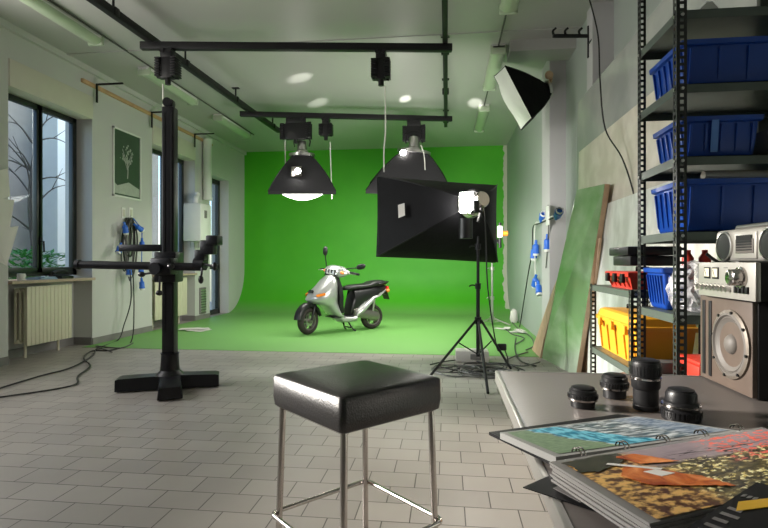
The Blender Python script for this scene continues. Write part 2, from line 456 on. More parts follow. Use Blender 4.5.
# green cyclorama: one sheet from the painted floor up the back wall
RC = .95; YW = YB
prof = [(YG, .004), (YW - RC, .004)]
for i in range(1, 13):
    a = i / 12 * PI / 2; prof.append((YW - RC + RC * math.sin(a), .004 + RC - RC * math.cos(a)))
prof.append((YW, ZC))
bm = new()
back = [(YW + .2, ZC), (YW + .2, .0), (YG, .0)]
pts = prof + back
A = [bm.verts.new((XL, y, z)) for y, z in pts]; B = [bm.verts.new((1.3, y, z)) for y, z in pts]
for i in range(len(pts)): 
    j = (i + 1) % len(pts); bm.faces.new([A[i], A[j], B[j], B[i]])
bm.faces.new(A); bm.faces.new(B)
struct('wall_back', bm, 'green', smooth=True)
# front wall behind the camera
bm = new()
box(bm, (-5.2, YF - .2, 0), (1.9, YF, ZC))
struct('wall_front', bm, 'plaster')
# left wall with deep window niches
XN = -4.94
w1 = (5.05, 6.38); w2 = (7.79, 9.21); d1 = (9.82, 10.72)
NT = 3.29
bm = new()
w3 = (1.45, 4.35)
box(bm, (XN - .12, YF, 0), (XL, w3[0], ZC)); box(bm, (XN - .12, w3[1], 0), (XL, w1[0], ZC)); box(bm, (XN - .12, w3[0], 0), (XL, w3[1], 1.45)); box(bm, (XN - .12, w3[0], 3.2), (XL, w3[1], ZC)); box(bm, (XN - .12, w1[1], 0), (XL, w2[0], ZC))
box(bm, (XN - .12, w2[1], 0), (XL, d1[0], ZC)); box(bm, (XN - .12, d1[1], 0), (XL, YB + .2, ZC))
for a, b in (w1, w2):
    box(bm, (XN - .12, a, NT), (XL, b, ZC)); box(bm, (XN - .12, a, 0), (XN, b, .86))
box(bm, (XN - .12, d1[0], 2.85), (XL, d1[1], ZC))
struct('wall_left', bm, 'plaster')
# right wall steps outward twice towards the camera
y1 = onX(553, 250, 1.3).y; y2 = 5.35
bm = new()
fp = [(1.3, YB + .2), (1.3, y1), (1.45, y1), (1.45, y2), (1.62, y2), (1.62, YF), (1.9, YF), (1.9, YB + .2)]
A = [bm.verts.new((x, y, 0)) for x, y in fp]; B = [bm.verts.new((x, y, ZC)) for x, y in fp]
for i in range(len(fp)):
    j = (i + 1) % len(fp); bm.faces.new([A[i], A[j], B[j], B[i]])
bm.faces.new(A); bm.faces.new(B)
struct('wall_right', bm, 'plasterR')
bm = new(); box(bm, (1.255, y1 - .02, 0), (1.46, y1 + .5, ZC)); struct('trim_6', bm, 'lilac')
bm = new(); box(bm, (1.42, y2 - .03, 0), (1.63, y2 + .18, ZC)); struct('trim_6', bm, 'lilac')
# ceiling joint and dropped beam by the right wall
ys = 5.85
bm = new(); box(bm, (XL, ys, ZC - .012), (1.45, ys + .05, ZC + .01)); struct('trim_1', bm, 'ceil')
bm = new(); box(bm, (.72, ys + .25, ZC - .13), (1.45, ys + .6, ZC + .01)); struct('trim_2', bm, 'ceil')
bm = new(); box(bm, (XL, YF, ZC - .07), (XL + .05, YB, ZC + .01)); struct('trim_3', bm, 'plaster')
# baseboards
bm = new()
for a, b in ((YF, w1[0]), (w1[1], w2[0]), (w2[1], d1[0])):
    box(bm, (XL, a, 0), (XL + .012, b, .09))
for a, b in (w1, w2):
    box(bm, (XN, a, 0), (XN + .012, b, .1)); box(bm, (XN, b - .012, 0), (XL, b, .1))
struct('baseboard_left', bm, 'baseb')
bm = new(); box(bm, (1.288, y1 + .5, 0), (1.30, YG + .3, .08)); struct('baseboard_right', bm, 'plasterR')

# windows
def window(n, y0, y1_, z0, z1, split, handle=True):
    bm = new(); x = XN + .02; t = .06
    def fr(a, b, c, d, w):
        box(bm, (x - .03, a, c), (x + .03, a + w, d), .004); box(bm, (x - .03, b - w, c), (x + .03, b, d), .004)
        box(bm, (x - .03, a, c), (x + .03, b, c + w), .004); box(bm, (x - .03, a, d - w), (x + .03, b, d), .004)
    fr(y0, y1_, z0, z1, .06)
    ws = struct('window_%d' % n, bm, 'frame')
    bm = new(); x = XN + .045; fr(y0 + .04, split + .02, z0 + .04, z1 - .04, .065); obj('sash', bm, 'frame', ws)
    bm = new(); fr(split - .02, y1_ - .04, z0 + .04, z1 - .04, .065); sh = obj('sash', bm, 'frame', ws)
    for a, b in ((y0 + .09, split - .03), (split + .03, y1_ - .09)):
        bm = new(); box(bm, (XN + .02, a, z0 + .09), (XN + .026, b, z1 - .09)); obj('glass_pane', bm, 'glass', ws)
    if handle:
        bm = new(); hz = 1.35; box(bm, (XN + .075, split - .012, hz - .05), (XN + .09, split + .018, hz + .05), .004)
        tube(bm, [(XN + .09, split, hz), (XN + .125, split, hz), (XN + .13, split, hz - .13)], .01, smooth=False)
        obj('handle', bm, 'black', sh)
    return ws
s1 = onX(40, 200, XN).y
window(1, w1[0] + .005, w1[1] - .005, .93, 3.03, onX(38, 200, XN + .05).y)
window(2, w2[0] + .005, w2[1] - .005, .93, 3.03, (w2[0] + w2[1]) / 2)
# glazed door in the left wall
bm = new(); x0, x1_ = XN + .0, XN + .07
for a, b, c, d in ((d1[0], d1[0] + .08, 0, 2.85), (d1[1] - .08, d1[1], 0, 2.85), (d1[0], d1[1], 2.75, 2.85), (d1[0], d1[1], 0, .1), (d1[0], d1[1], .95, 1.05)):
    box(bm, (x0, a, c), (x1_, b, d), .004)
dr = struct('door_1', bm, 'frame')
bm = new(); box(bm, (XN + .03, d1[0] + .08, 1.05), (XN + .036, d1[1] - .08, 2.75)); obj('glass_pane', bm, 'glass', dr)
bm = new(); box(bm, (XN + .03, d1[0] + .08, .1), (XN + .036, d1[1] - .08, .95)); obj('glass_pane', bm, 'glass', dr)
# sills and shutter boxes
for i, (a, b) in enumerate((w1, w2)):
    bm = new(); box(bm, (XN - .1, a, .86), (XL + .05, b + (.0), .895), .006)
    o = struct('trim_%d' % (4 + i), bm, 'stone')
for i, (a, b) in enumerate((w1, w2)):
    bm = new(); box(bm, (XN + .05, a + .003, 2.99), (XL + .02, b - .003, NT - .003), .01)
    tag(obj('shutter_box', bm, 'shutter'), 'beige roller shutter box above the near window' if i == 0 else 'beige roller shutter box above the window behind the studio stand', 'shutter box')

# ------------------------------------------------------------------ courtyard outside
bm = new(); box(bm, (-12, 2, -.1), (XN - .12, 14, -.001)); tag(obj('courtyard_ground', bm, 'outground'), 'grey courtyard paving outside the windows', 'ground', kind='structure')
bm = new(); box(bm, (-8.4, 6.2, 0), (-8.2, 14, 5.6)); tag(obj('courtyard_wall', bm, 'outwall'), 'weathered grey courtyard wall seen through the windows', 'wall', kind='structure')
bm = new(); box(bm, (-8.15, 9.5, 0), (-7.7, 9.8, 5.2)); tag(obj('courtyard_pillar', bm, 'white'), 'pale pillar outside the near window', 'pillar', kind='structure')
def leaf(bm, p, d, L, w):
    d = V(d).normalized(); s = d.cross(V((0, 0, 1)));
    if s.length < .01: s = V((1, 0, 0))
    s.normalize(); p = V(p)
    pts = [p, p + d * L * .35 + s * w, p + d * L + V((0, 0, -.15 * L)), p + d * L * .35 - s * w]
    quadface(bm, pts)
def shrub(c, r, h, n, label):
    t = thing('shrub', label, 'shrub', c, 0, 'shrubs in the courtyard')
    bm = new(); bs = new()
    for i in range(8):
        a = random.uniform(0, 2 * PI); tp = V(c) + V((math.cos(a) * r * .6, math.sin(a) * r * .6, h * .8))
        tube(bs, [c, (V(c) + tp) / 2 + V((0, 0, .05)), tp], .012, 5, rr=.004)
    for i in range(n):
        a = random.uniform(0, 2 * PI); q = random.random() ** .5 * r; z = random.uniform(.1, 1) * h
        p = V(c) + V((math.cos(a) * q, math.sin(a) * q, z))
        leaf(bm, p, (math.cos(a), math.sin(a), random.uniform(-.2, .9)), random.uniform(.12, .24), .028)
    obj('foliage', bm, 'leaf', t, smooth=False); obj('stem', bs, 'bark', t)
for i, (dy, lab) in enumerate(((0, 'leafy green shrub low behind the left pane of the near window'), (.75, 'green shrub outside the right pane of the near window'))):
    p = onX(24 if i == 0 else 47, 256, -6.2); shrub((p.x, p.y, 0), .36, 1.25, 420, lab)
t = thing('courtyard_tree', 'thin bare tree standing in the courtyard behind the near window', 'tree', (-7.0, onX(32, 200, -7.0).y, 0))
bm = new(); b0 = V(t.location)
tube(bm, [b0, b0 + V((0, .05, 1.2)), b0 + V((.05, -.1, 2.2)), b0 + V((0, .15, 3.6))], .06, 8, rr=.02)
obj('trunk', bm, 'bark', t)
for k in range(14):
    bm = new(); z = random.uniform(1.5, 3.2); a = random.uniform(0, 2 * PI); L = random.uniform(.5, 1.1)
    p = b0 + V((0, 0, z)); e = p + V((math.cos(a) * L * .5, math.sin(a) * L, random.uniform(-.2, .7)))
    tube(bm, [p, (p + e) / 2 + V((0, 0, .12)), e], .018, 5, rr=.004)
    tube(bm, [(p + e) / 2 + V((0, 0, .12)), e + V((.1, -.3, .25))], .009, 5, rr=.003)
    obj('branch', bm, 'bark', t)

# ------------------------------------------------------------------ left wall furniture
def radiator(y0, y1_, label, n=12):
    t = thing('radiator', label, 'radiator', ((XN + XL) / 2, (y0 + y1_) / 2, .16))
    xb, xf = XN + .06, XL - .02
    pw = (y1_ - y0) / n
    for i in range(n):
        bm = new(); a = y0 + i * pw
        box(bm, (xf - .012, a + .002, .15), (xf, a + pw - .002, .82), .004)
        for xx in (xb + .01, xb + .07, xb + .13):
            box(bm, (xx, a + pw * .3, .17), (xx + .03, a + pw * .7, .80), .004)
        obj('section', bm, 'cream', t)
    bm = new()
    cyl(bm, (xb + .08, y0, .2), (xb + .08, y1_, .2), .022, n=10); obj('header_pipe', bm, 'cream', t); bm = new(); cyl(bm, (xb + .08, y0, .77), (xb + .08, y1_, .77), .022, n=10)
    obj('header_pipe', bm, 'cream', t)
    bm = new()
    for yy in (y0 + .1, y1_ - .1):
        cyl(bm, (xb + .08, yy, .001), (xb + .08, yy, .2), .015, n=8)
    obj('foot', bm, 'cream', t)
radiator(onX(27, 300, XL - .02).y, onX(72, 300, XL - .02).y, 'cream column radiator under the near window')
radiator(w2[0] + .12, w2[1] - .25, 'cream radiator under the window behind the studio stand')

# things on the sill of the near window
def sill_item(name, px, w, h, d, m, label, cat, zz=.8955, grp=None):
    y = onX(px, 280, XL - .06).y
    bm = new()
    return y
y = onX(22, 280, XL - .08).y
bm = new(); lathe(bm, [(0, 0), (.035, 0), (.04, .02), (.042, .07), (.036, .075), (.034, .03), (0, .028)], (XL - .09, y, .8955), (XL - .09, y, 1.9))
tube(bm, [(XL - .09, y + .04, .955), (XL - .09, y + .065, .945), (XL - .09, y + .042, .915)], .005)
tag(obj('mug', bm, 'white'), 'small white cup on the near window sill', 'mug')
y = onX(42, 280, XL - .08).y
bm = new()
for k in range(3):
    mt = Matrix.Translation((XL - .08, y, .8955 + k * .010)) @ Matrix.Rotation(.2 * k - .15, 4, 'Z')
    box(bm, (-.09, -.13, 0), (.09, .13, .009), mtx=mt)
tag(obj('papers', bm, mat('bluish_paper', (.30, .42, .55), .5)), 'flat stack of bluish papers on the near window sill', 'papers')
y = onX(62, 280, XL - .08).y
t = thing('telephone', 'black desk telephone at the far end of the near window sill', 'telephone', (XL - .08, y, .8955))
bm = new(); slab(bm, [(XL - .18, y - .1, .8956), (XL + .0, y - .1, .8956), (XL + .0, y - .1, .925), (XL - .18, y - .1, .955)], (0, .2, 0)); obj('body', bm, 'blackplastic', t)
bm = new(); tube(bm, [(XL - .1, y - .13, .965), (XL - .1, y - .05, .985), (XL - .1, y + .05, .985), (XL - .1, y + .13, .965)], .02, 8); obj('handset', bm, 'blackplastic', t)

# papers pinned on the nearest pier
for k, (pa, lab) in enumerate(((((-6, 172), (8, 168), (10, 196), (-5, 202)), 'uppermost sheet of paper pinned at the left edge of the wall'),
                 (((-6, 198), (13, 200), (8, 232), (-6, 236)), 'middle curled sheet of paper pinned at the left edge of the wall'),
                 (((-6, 230), (16, 226), (4, 266), (-6, 258)), 'lowest hanging sheet of paper at the left edge of the wall'))):
    bm = new(); d = V((.02 + .02 * k, 0, 0)); P = [onX(px, py, XL + .03) for px, py in pa]
    P = [V((XL + (.006 + .012 * (2 - k) if i in (0, 3) else .03 + .015 * k), min(p.y, w1[0] + (.08 if i in (1, 2) else 0)), p.z)) for i, p in enumerate(P)]
    slab(bm, P, (.002, 0, 0))
    tag(obj('pinned_paper', bm, 'paper'), lab, 'paper', 'papers pinned on the near pier')

# framed poster
pl = [onX(112, 126, XL), onX(140, 138, XL), onX(140, 201, XL), onX(112, 196, XL)]
ya, yb = pl[0].y, pl[1].y; za, zb = 1.93, 2.83
za = (onX(112, 196, XL).z + onX(140, 201, XL).z) / 2; zb = (onX(112, 126, XL).z + onX(140, 137, XL).z) / 2
t = thing('framed_poster', 'green framed poster of a pale tree on the left wall', 'picture', (XL, (ya + yb) / 2, za))
bm = new(); fw = .025
for a, b, c, d in ((ya, yb, za, za + fw), (ya, yb, zb - fw, zb), (ya, ya + fw, za, zb), (yb - fw, yb, za, zb)): box(bm, (XL + .001, a, c), (XL + .025, b, d), .003)
obj('frame', bm, 'white', t)
bm = new(); box(bm, (XL + .001, ya + .01, za + .01), (XL + .012, yb - .01, zb - .01)); pr = obj('print', bm, 'picgreen', t)
bm = new(); yc = (ya + yb) / 2; zc = za + .42 * (zb - za); x = XL + .0135
def flat(bm, y, z, r, n=9, jit=.3):
    quad = [bm.verts.new((x, y + math.cos(2 * PI * i / n) * r * random.uniform(1 - jit, 1), z + math.sin(2 * PI * i / n) * r * random.uniform(1 - jit, 1))) for i in range(n)]
    bm.faces.new(quad)
for k in range(46):
    a = random.uniform(0, PI); q = random.uniform(.02, .21); flat(bm, yc + math.cos(a) * q * .85, zc + .10 + math.sin(a) * q * 1.3, random.uniform(.008, .026))
tube(bm, [(x, yc, zc - .12), (x, yc + .01, zc), (x, yc - .01, zc + .2)], .008, 5)
for k in (-1, 1):
    for q in (.06, .12): tube(bm, [(x, yc, zc - .05 + q), (x, yc + k * .07, zc + .08 + q), (x, yc + k * .12, zc + .17 + q)], .0045, 5)
quadface(bm, [(x, ya + .04, za + .05), (x, yb - .04, za + .05), (x, yb - .04, za + .17), (x, yc + .03, za + .24), (x, ya + .1, za + .16), (x, ya + .04, za + .2)])
obj('tree_drawing', bm, 'picpale', pr, smooth=False)

# double wall socket plates
for px, lab in ((123, 'left white socket plate below the framed poster'), (130.5, 'right white socket plate below the framed poster')):
    c = onX(px, 213, XL); bm = new()
    t = thing('socket_plate', lab, 'socket', c, 0, 'socket plates below the poster')
    box(bm, (XL, c.y - .045, c.z - .08), (XL + .012, c.y + .045, c.z + .08), .004); obj('plate', bm, 'white', t)
    bm = new(); box(bm, (XL + .011, c.y - .025, c.z - .05), (XL + .018, c.y + .025, c.z + .05), .003); obj('insert', bm, 'shutter', t)

# hanging bundle of cables and blue plugs on the left wall
hk = onX(127, 222, XL + .04)
bm = new(); tube(bm, [hk + V((-.038, 0, .05)), hk + V((.05, 0, .05)), hk + V((.06, 0, .1))], .008, smooth=False); tag(obj('wall_hook', bm, 'steel'), 'metal hook holding the cables under the sockets', 'hook')
for k in range(7):
    bm = new(); w = random.uniform(.05, .17); L = random.uniform(.35, .9); x = XL + .03 + .014 * k; oy = random.uniform(-.12, .1)
    P = [(x, hk.y, hk.z + .06), (x, hk.y - w + oy * .3, hk.z - L * .3), (x + .01, hk.y - w * .7 + oy, hk.z - L * .8), (x + .01, hk.y + oy, hk.z - L), (x, hk.y + w * .8 + oy, hk.z - L * .75), (x, hk.y + w, hk.z - L * .25), (x, hk.y + .01, hk.z + .06)]
    tube(bm, P, .008 if k % 3 else .012, 6)
    tag(obj('hanging_cable', bm, 'cable' if k % 2 else 'graycable'), 'looped dark cable hanging in the bundle below the wall sockets', 'cable', 'cables hanging below the wall sockets')
def plug(p, d, L=.16, r=.03, lab='', grp='', socket_mat='bluecable'):
    p = V(p); d = V(d).normalized()
    t = thing('power_plug', lab, 'plug', p, 0, grp)
    bm = new(); lathe(bm, [(0, 0), (r * .45, 0), (r * .5, L * .25), (r, L * .35), (r * 1.05, L * .75), (r * 1.15, L * .78), (r * 1.15, L * .86), (0, L * .86)], p, p + d, 14); obj('body', bm, socket_mat, t)
    bm = new(); lathe(bm, [(r * .95, L * .8), (r * .95, L), (r * .8, L), (r * .8, L * .82)], p, p + d, 14); obj('collar', bm, 'white', t)
for px, py, d, lab in ((124, 222, (0, .3, -1), 'blue plug at the top of the left cable bundle beside the sockets'), (134, 224, (.3, 1, -.6), 'blue plug pointing right at the top of the left cable bundle'),
                  (121, 243, (.1, -.6, -1), 'blue plug on the left side of the hanging cable bundle'), (142, 238, (0, 0, -1), 'blue plug at the right of the left cable bundle, highest of that column'),
                  (141, 262, (0, 0, -1), 'blue plug below the horizontal arm at the right of the left cable bundle'), (129, 264, (0, 0, -1), 'blue plug below the horizontal arm in the middle of the left bundle'),
                  (141.5, 278, (0, .1, -1), 'lowest blue plug hanging right of the left cable bundle')):
    plug(onX(px, py, XL + .14), d, .18, .036, lab, 'blue plugs on the left wall')
bm = new(); x = XL + .14; a = onX(142, 232, x); b = onX(141.5, 279, x); tube(bm, [hk + V((.1, 0, .05)), a + V((0, 0, .03)), a, b], .008, 6); tag(obj('hanging_cable', bm, 'bluecable'), 'blue cable hanging with plugs at the right of the left bundle', 'cable', 'cables hanging below the wall sockets')

# cables running from the wall bundle across the floor
def cable(pts, r, m, label, grp=None, name='floor_cable'):
    bm = new(); tube(bm, pts, r, 6); return tag(obj(name, bm, m), label, 'cable', grp)
fz = .012
def FP(px, py, z=fz): return onZ(px, py, z)
cable([onX(130, 270, XL + .17), onX(131, 300, XL + .17), onX(124, 325, XL + .13), FP(118, 340), FP(98, 348), FP(92, 356), FP(70, 368), FP(40, 376), FP(-6, 390)], .008, 'cable', 'black cable running down the wall and across the tiles, upper one', 'cables over the left floor')
cable([onX(133, 270, XL + .22), onX(134, 310, XL + .22), FP(131, 342), FP(112, 350), FP(92, 351), FP(84, 358), FP(90, 366), FP(78, 376), FP(76, 384), FP(50, 390), FP(-6, 398)], .008, 'cable', 'black cable snaking lower across the tiles at far left', 'cables over the left floor')
cable([FP(112, 352), FP(96, 346), FP(120, 348), FP(133, 343)], .008, 'graycable', 'grey cable end lying at the edge of the green floor', 'cables over the left floor')

# boiler, flue and grille
p = onX(198, 222, XL); q = onX(213, 222, XL)
ya = onX(198, 222, XL + .28).y; 
t = thing('boiler', 'white wall-hung gas boiler beside the glazed door', 'boiler', (XL + .14, ya + .2, 1.38))
zt = onX(199, 203, XL + .3).z; zb_ = onX(199, 241, XL + .3).z
bm = new(); box(bm, (XL + .001, ya, zb_), (XL + .33, ya + .42, zt), .015); bod = obj('casing', bm, 'white', t)
bm = new(); box(bm, (XL + .33, ya + .14, zb_ + .42), (XL + .334, ya + .24, zb_ + .56)); obj('control_panel', bm, 'baseb', t)
bm = new()
for k in range(4): cyl(bm, (XL + .08 + k * .05, ya + .1 + k * .06, zb_ - .12), (XL + .08 + k * .05, ya + .1 + k * .06, zb_ + .01), .011, n=8)
obj('connection_pipe', bm, 'steel', t)
bm = new(); yy = ya + .2; tube(bm, [(XL + .14, yy, zt), (XL + .14, yy, zt + .12), (XL + .1, yy + .1, zt + .14), (XL + .1, yy + .14, zt + .22)], .045, 10); obj('flue_elbow', bm, 'white', t)
yy = onX(208, 170, XL + .1).y
bm = new(); cyl(bm, (XL + .09, yy, zt + .16), (XL + .09, yy, 3.40), .08, n=18); cyl(bm, (XL + .09, yy, 3.38), (XL + .09, yy, 3.46), .09, n=18); cyl(bm, (XL + .09, yy, zt + .14), (XL + .09, yy, zt + .2), .09, n=18)
tag(obj('flue_pipe', bm, 'white'), 'thick white vertical flue pipe above the boiler', 'pipe')
c = onX(202, 300, XL)
bm = new(); box(bm, (XL + .001, c.y - .12, c.z - .26), (XL + .03, c.y + .12, c.z + .24), .004)
t = tag(obj('vent_grille', bm, 'baseb'), 'small dark vent grille low on the wall under the boiler', 'grille')
bm = new()
for k in range(9): box(bm, (XL + .03, c.y - .10, c.z - .22 + k * .05), (XL + .036, c.y + .10, c.z - .20 + k * .05))
obj('slat', bm, 'steel', t)

# wooden strip with black angle brackets
bm = new(); a = onX(82, 82, XL + .02); b = onX(212, 143, XL + .02)
box(bm, (XL + .001, a.y, 3.41), (XL + .04, b.y, 3.46), .004); tag(obj('wooden_batten', bm, 'wood'), 'long raw wooden batten fixed high along the left wall', 'batten')
for px, lab in ((97, 'black angle bracket nearest the camera on the left wall batten'), (152, 'black angle bracket above the studio stand on the left wall'), (195, 'farthest black angle bracket on the left wall beside the flue pipe')):
    y = onX(px, 100, XL + .05).y; bm = new()
    box(bm, (XL + .041, y - .015, 3.22), (XL + .055, y + .015, 3.47)); box(bm, (XL + .041, y - .012, 3.45), (XL + .42, y + .012, 3.47))
    tag(obj('angle_bracket', bm, 'black'), lab, 'bracket', 'angle brackets on the left wall')

# crumpled paper on the green floor
bm = new(); c = FP(199, 330, .0045)
for k in range(7):
    mt = Matrix.Translation(c + V((random.uniform(-.2, .2), random.uniform(-.12, .12), .002 + .004 * k))) @ Matrix.Rotation(random.uniform(0, 3), 4, 'Z') @ Matrix.Rotation(random.uniform(-.06, .06), 4, 'X')
    box(bm, (-.13, -.08, 0), (.13, .08, .003), mtx=mt)
tag(obj('loose_papers', bm, 'paper'), 'scatter of pale papers lying on the green floor near the boiler', 'papers')

# ------------------------------------------------------------------ ceiling lights
def tube_light(x, ya, yb, label):
    t = thing('tube_light', label, 'ceiling light', (x, (ya + yb) / 2, ZC - .12), 0, 'unlit tube lights on the ceiling')
    bm = new(); box(bm, (x - .08, ya, ZC - .05), (x + .08, yb, ZC), .01); obj('housing', bm, 'white', t)
    bm = new(); A = []
    for yy in (ya + .04, yb - .04):
        A.append([(x + .088 * math.cos(a), yy, ZC - .05 + .06 * math.sin(a)) for a in [PI + i * PI / 10 for i in range(11)]])
    loft(bm, A); obj('cover', bm, 'lampgreen', t)
    bm = new(); box(bm, (x - .092, ya, ZC - .115), (x + .092, ya + .04, ZC), .02); obj('end_cap', bm, 'lampgreen', t)
    bm = new(); box(bm, (x - .092, yb - .04, ZC - .115), (x + .092, yb, ZC), .02); obj('end_cap', bm, 'lampgreen', t)
xr = .60; xl = -3.93
segR = [(3.75, 5.25), (6.2, 7.55), (8.55, 9.95)]; segL = [(4.1, 5.45), (6.35, 7.7), (8.55, 9.9)]
names = ['nearest', 'middle', 'farthest']
for i, (a, b) in enumerate(segR): tube_light(xr, a, b, names[i] + ' unlit tube light in the row along the right of the ceiling')
for i, (a, b) in enumerate(segL): tube_light(xl, a, b, names[i] + ' unlit tube light in the row along the left of the ceiling')
for x, sg, lab in ((xr, segR, 'thin grey conduit joining the right row of tube lights'), (xl + .1, segL, 'thin grey conduit beside the left row of tube lights')):
    bm = new()
    if x == xr:
        for (a, b), (c_, d) in zip(sg, sg[1:]): cyl(bm, (x, b, ZC - .012), (x, c_, ZC - .012), .01, n=8)
    else: cyl(bm, (x, 2, ZC - .012), (x, 10, ZC - .012), .010, n=8)
    tag(obj('ceiling_conduit', bm, 'graycable'), lab, 'conduit')

# ------------------------------------------------------------------ ceiling rail grid
ZR = 3.40
yf = onZ(300, 47, ZR).y; yb2 = onZ(350, 117, ZR).y
xl2 = onZ(146, 46, ZR).x; 
def rail(bm, a, b, w=.035):
    a = V(a); b = V(b); m, L = frame_to(a, b)
    box(bm, (-w, -w * 1.1, 0), (w, w * 1.1, L), .004, mtx=m)
def mk_rail(a, b, label, w=.035, hang=2):
    t = thing('ceiling_rail', label, 'rail', (V(a) + V(b)) / 2, 0, 'black ceiling rails')
    bm = new(); rail(bm, a, b, w); obj('beam', bm, 'black', t)
    return t
pL0 = V((-3.17, 3.9, ZR + .07)); pL1 = V((-3.02, 9.1, ZR + .07))
tl = mk_rail(pL0, pL1, 'long black ceiling rail running back along the left side')
pR0 = V((-.02, 3.0, ZR + .07)); pR1 = V((-.02, 9.1, ZR + .07))
tr = mk_rail(pR0, pR1, 'long black ceiling rail running back on the right side', .028)
for tt, x0_, x1_ in ((tl, -3.17, -3.02), (tr, -.02, -.02)):
    for yy in (4.6, 5.9, 7.3, 8.8):
        bm = new(); xx = x0_ + (x1_ - x0_) * (yy - 3.9) / 5.2
        cyl(bm, (xx, yy, ZR + .1), (xx, yy, ZC), .012, n=8); box(bm, (xx - .05, yy - .03, ZC - .012), (xx + .05, yy + .03, ZC)); box(bm, (xx - .045, yy - .035, ZR + .04), (xx + .045, yy + .035, ZR + .115), .005)
        obj('hanger', bm, 'black', tt)
a = onZ(141, 46, ZR); b = onZ(452, 48, ZR); mk_rail(a, b, 'black ceiling cross rail nearer the camera')
a2 = onZ(240, 114, ZR); b2 = onZ(452, 119, ZR); mk_rail(a2, b2, 'black ceiling cross rail farther away above the softboxes')

def hoist(p, w, h, label, n=8, arms=True):
    """folded scissor pantograph hanging from a rail; p is the point under the rail"""
    t = thing('pantograph', label, 'pantograph', (p.x, p.y, p.z - h), 0, 'folded pantographs under the rails')
    bm = new(); box(bm, (p.x - w * .3, p.y - .05, p.z - .09), (p.x + w * .3, p.y + .05, p.z - .0), .008)
    for s in (-1, 1): cyl(bm, (p.x + s * w * .2, p.y - .06, p.z - .02), (p.x + s * w * .2, p.y + .06, p.z - .02), .025, n=12)
    obj('trolley', bm, 'black', t)
    bm = new(); dz = (h - .12) / n
    for k in range(n):
        z = p.z - .09 - k * dz
        for s in (-1, 1):
            m, L = frame_to((p.x - s * w * .5, p.y + s * .03, z), (p.x + s * w * .5, p.y + s * .03, z - dz * .8))
            box(bm, (-.012, -.014, 0), (.012, .014, L), mtx=m)
        for s in (-1, 1): box(bm, (p.x + s * w * .42 - .03, p.y - .07, z - dz * .75), (p.x + s * w * .42 + .03, p.y + .07, z - dz * .1), .004)
    box(bm, (p.x - w * .32, p.y - .045, p.z - h + .02), (p.x + w * .32, p.y + .045, p.z - .08), .01)
    obj('scissor_arms', bm, 'black', t)
    bm = new(); cyl(bm, (p.x, p.y, p.z - h - .04), (p.x, p.y, p.z - h + .04), .03, n=12); obj('spigot', bm, 'black', t)
    return t
def along(a, b, px):
    lo, hi = 0, 1
    for _ in range(40):
        m_ = (lo + hi) / 2; p = a.lerp(b, m_)
        d = p - V((0, 0, HC)); zz = -d.x * SN + d.y * CS; uu = d.x * CS + d.y * SN
        if 384 + F * uu / zz < px: lo = m_
        else: hi = m_
    return a.lerp(b, lo) + V((0, 0, -.04))
hoist(along(a, b, 168), .21, .33, 'folded black pantograph hanging at the left end of the near rail')
hoist(along(a, b, 381), .17, .33, 'folded black pantograph hanging right of centre from the near rail')
h1 = along(a2, b2, 296); h2 = along(a2, b2, 326); h3 = along(a2, b2, 414)
hoist(h1, .50, .36, 'wide folded pantograph holding the left hanging softbox')
hoist(h2, .18, .30, 'small folded pantograph right of the left hanging softbox')
hoist(h3, .36, .36, 'folded pantograph holding the hanging softbox behind the large one')

def cord(pxa, pya, pyb, d, label, r=.008, mat_='rope', extra=None):
    P = [onD(pxa, pya, d), onD(pxa + .4, (pya + pyb) / 2, d), onD(pxa, pyb, d)]
    if extra: P = [onD(x, y, d) for x, y in extra]
    bm = new(); tube(bm, P, r, 6); tag(obj('pull_cord', bm, mat_), label, 'cord', 'white pull cords of the pantographs')
dn = 5.55; df = 8.25
cord(163, 84, 186, dn, 'white pull cord hanging in front of the studio stand mast')
cord(0, 0, 0, dn, 'white pull cord hanging right of centre from the near pantograph', extra=[(385, 86), (385.5, 130), (384, 150), (384, 172)])
cord(285, 140, 196, df, 'white pull cord hanging left of the left softbox')
cord(0, 0, 0, df, 'white pull cord hanging right of the left softbox', extra=[(330, 142), (331, 170), (332, 199)])
cord(0, 0, 0, df - .3, 'white cord curving down over the grey softbox', extra=[(421, 145), (424, 155), (425, 168), (425, 177)])

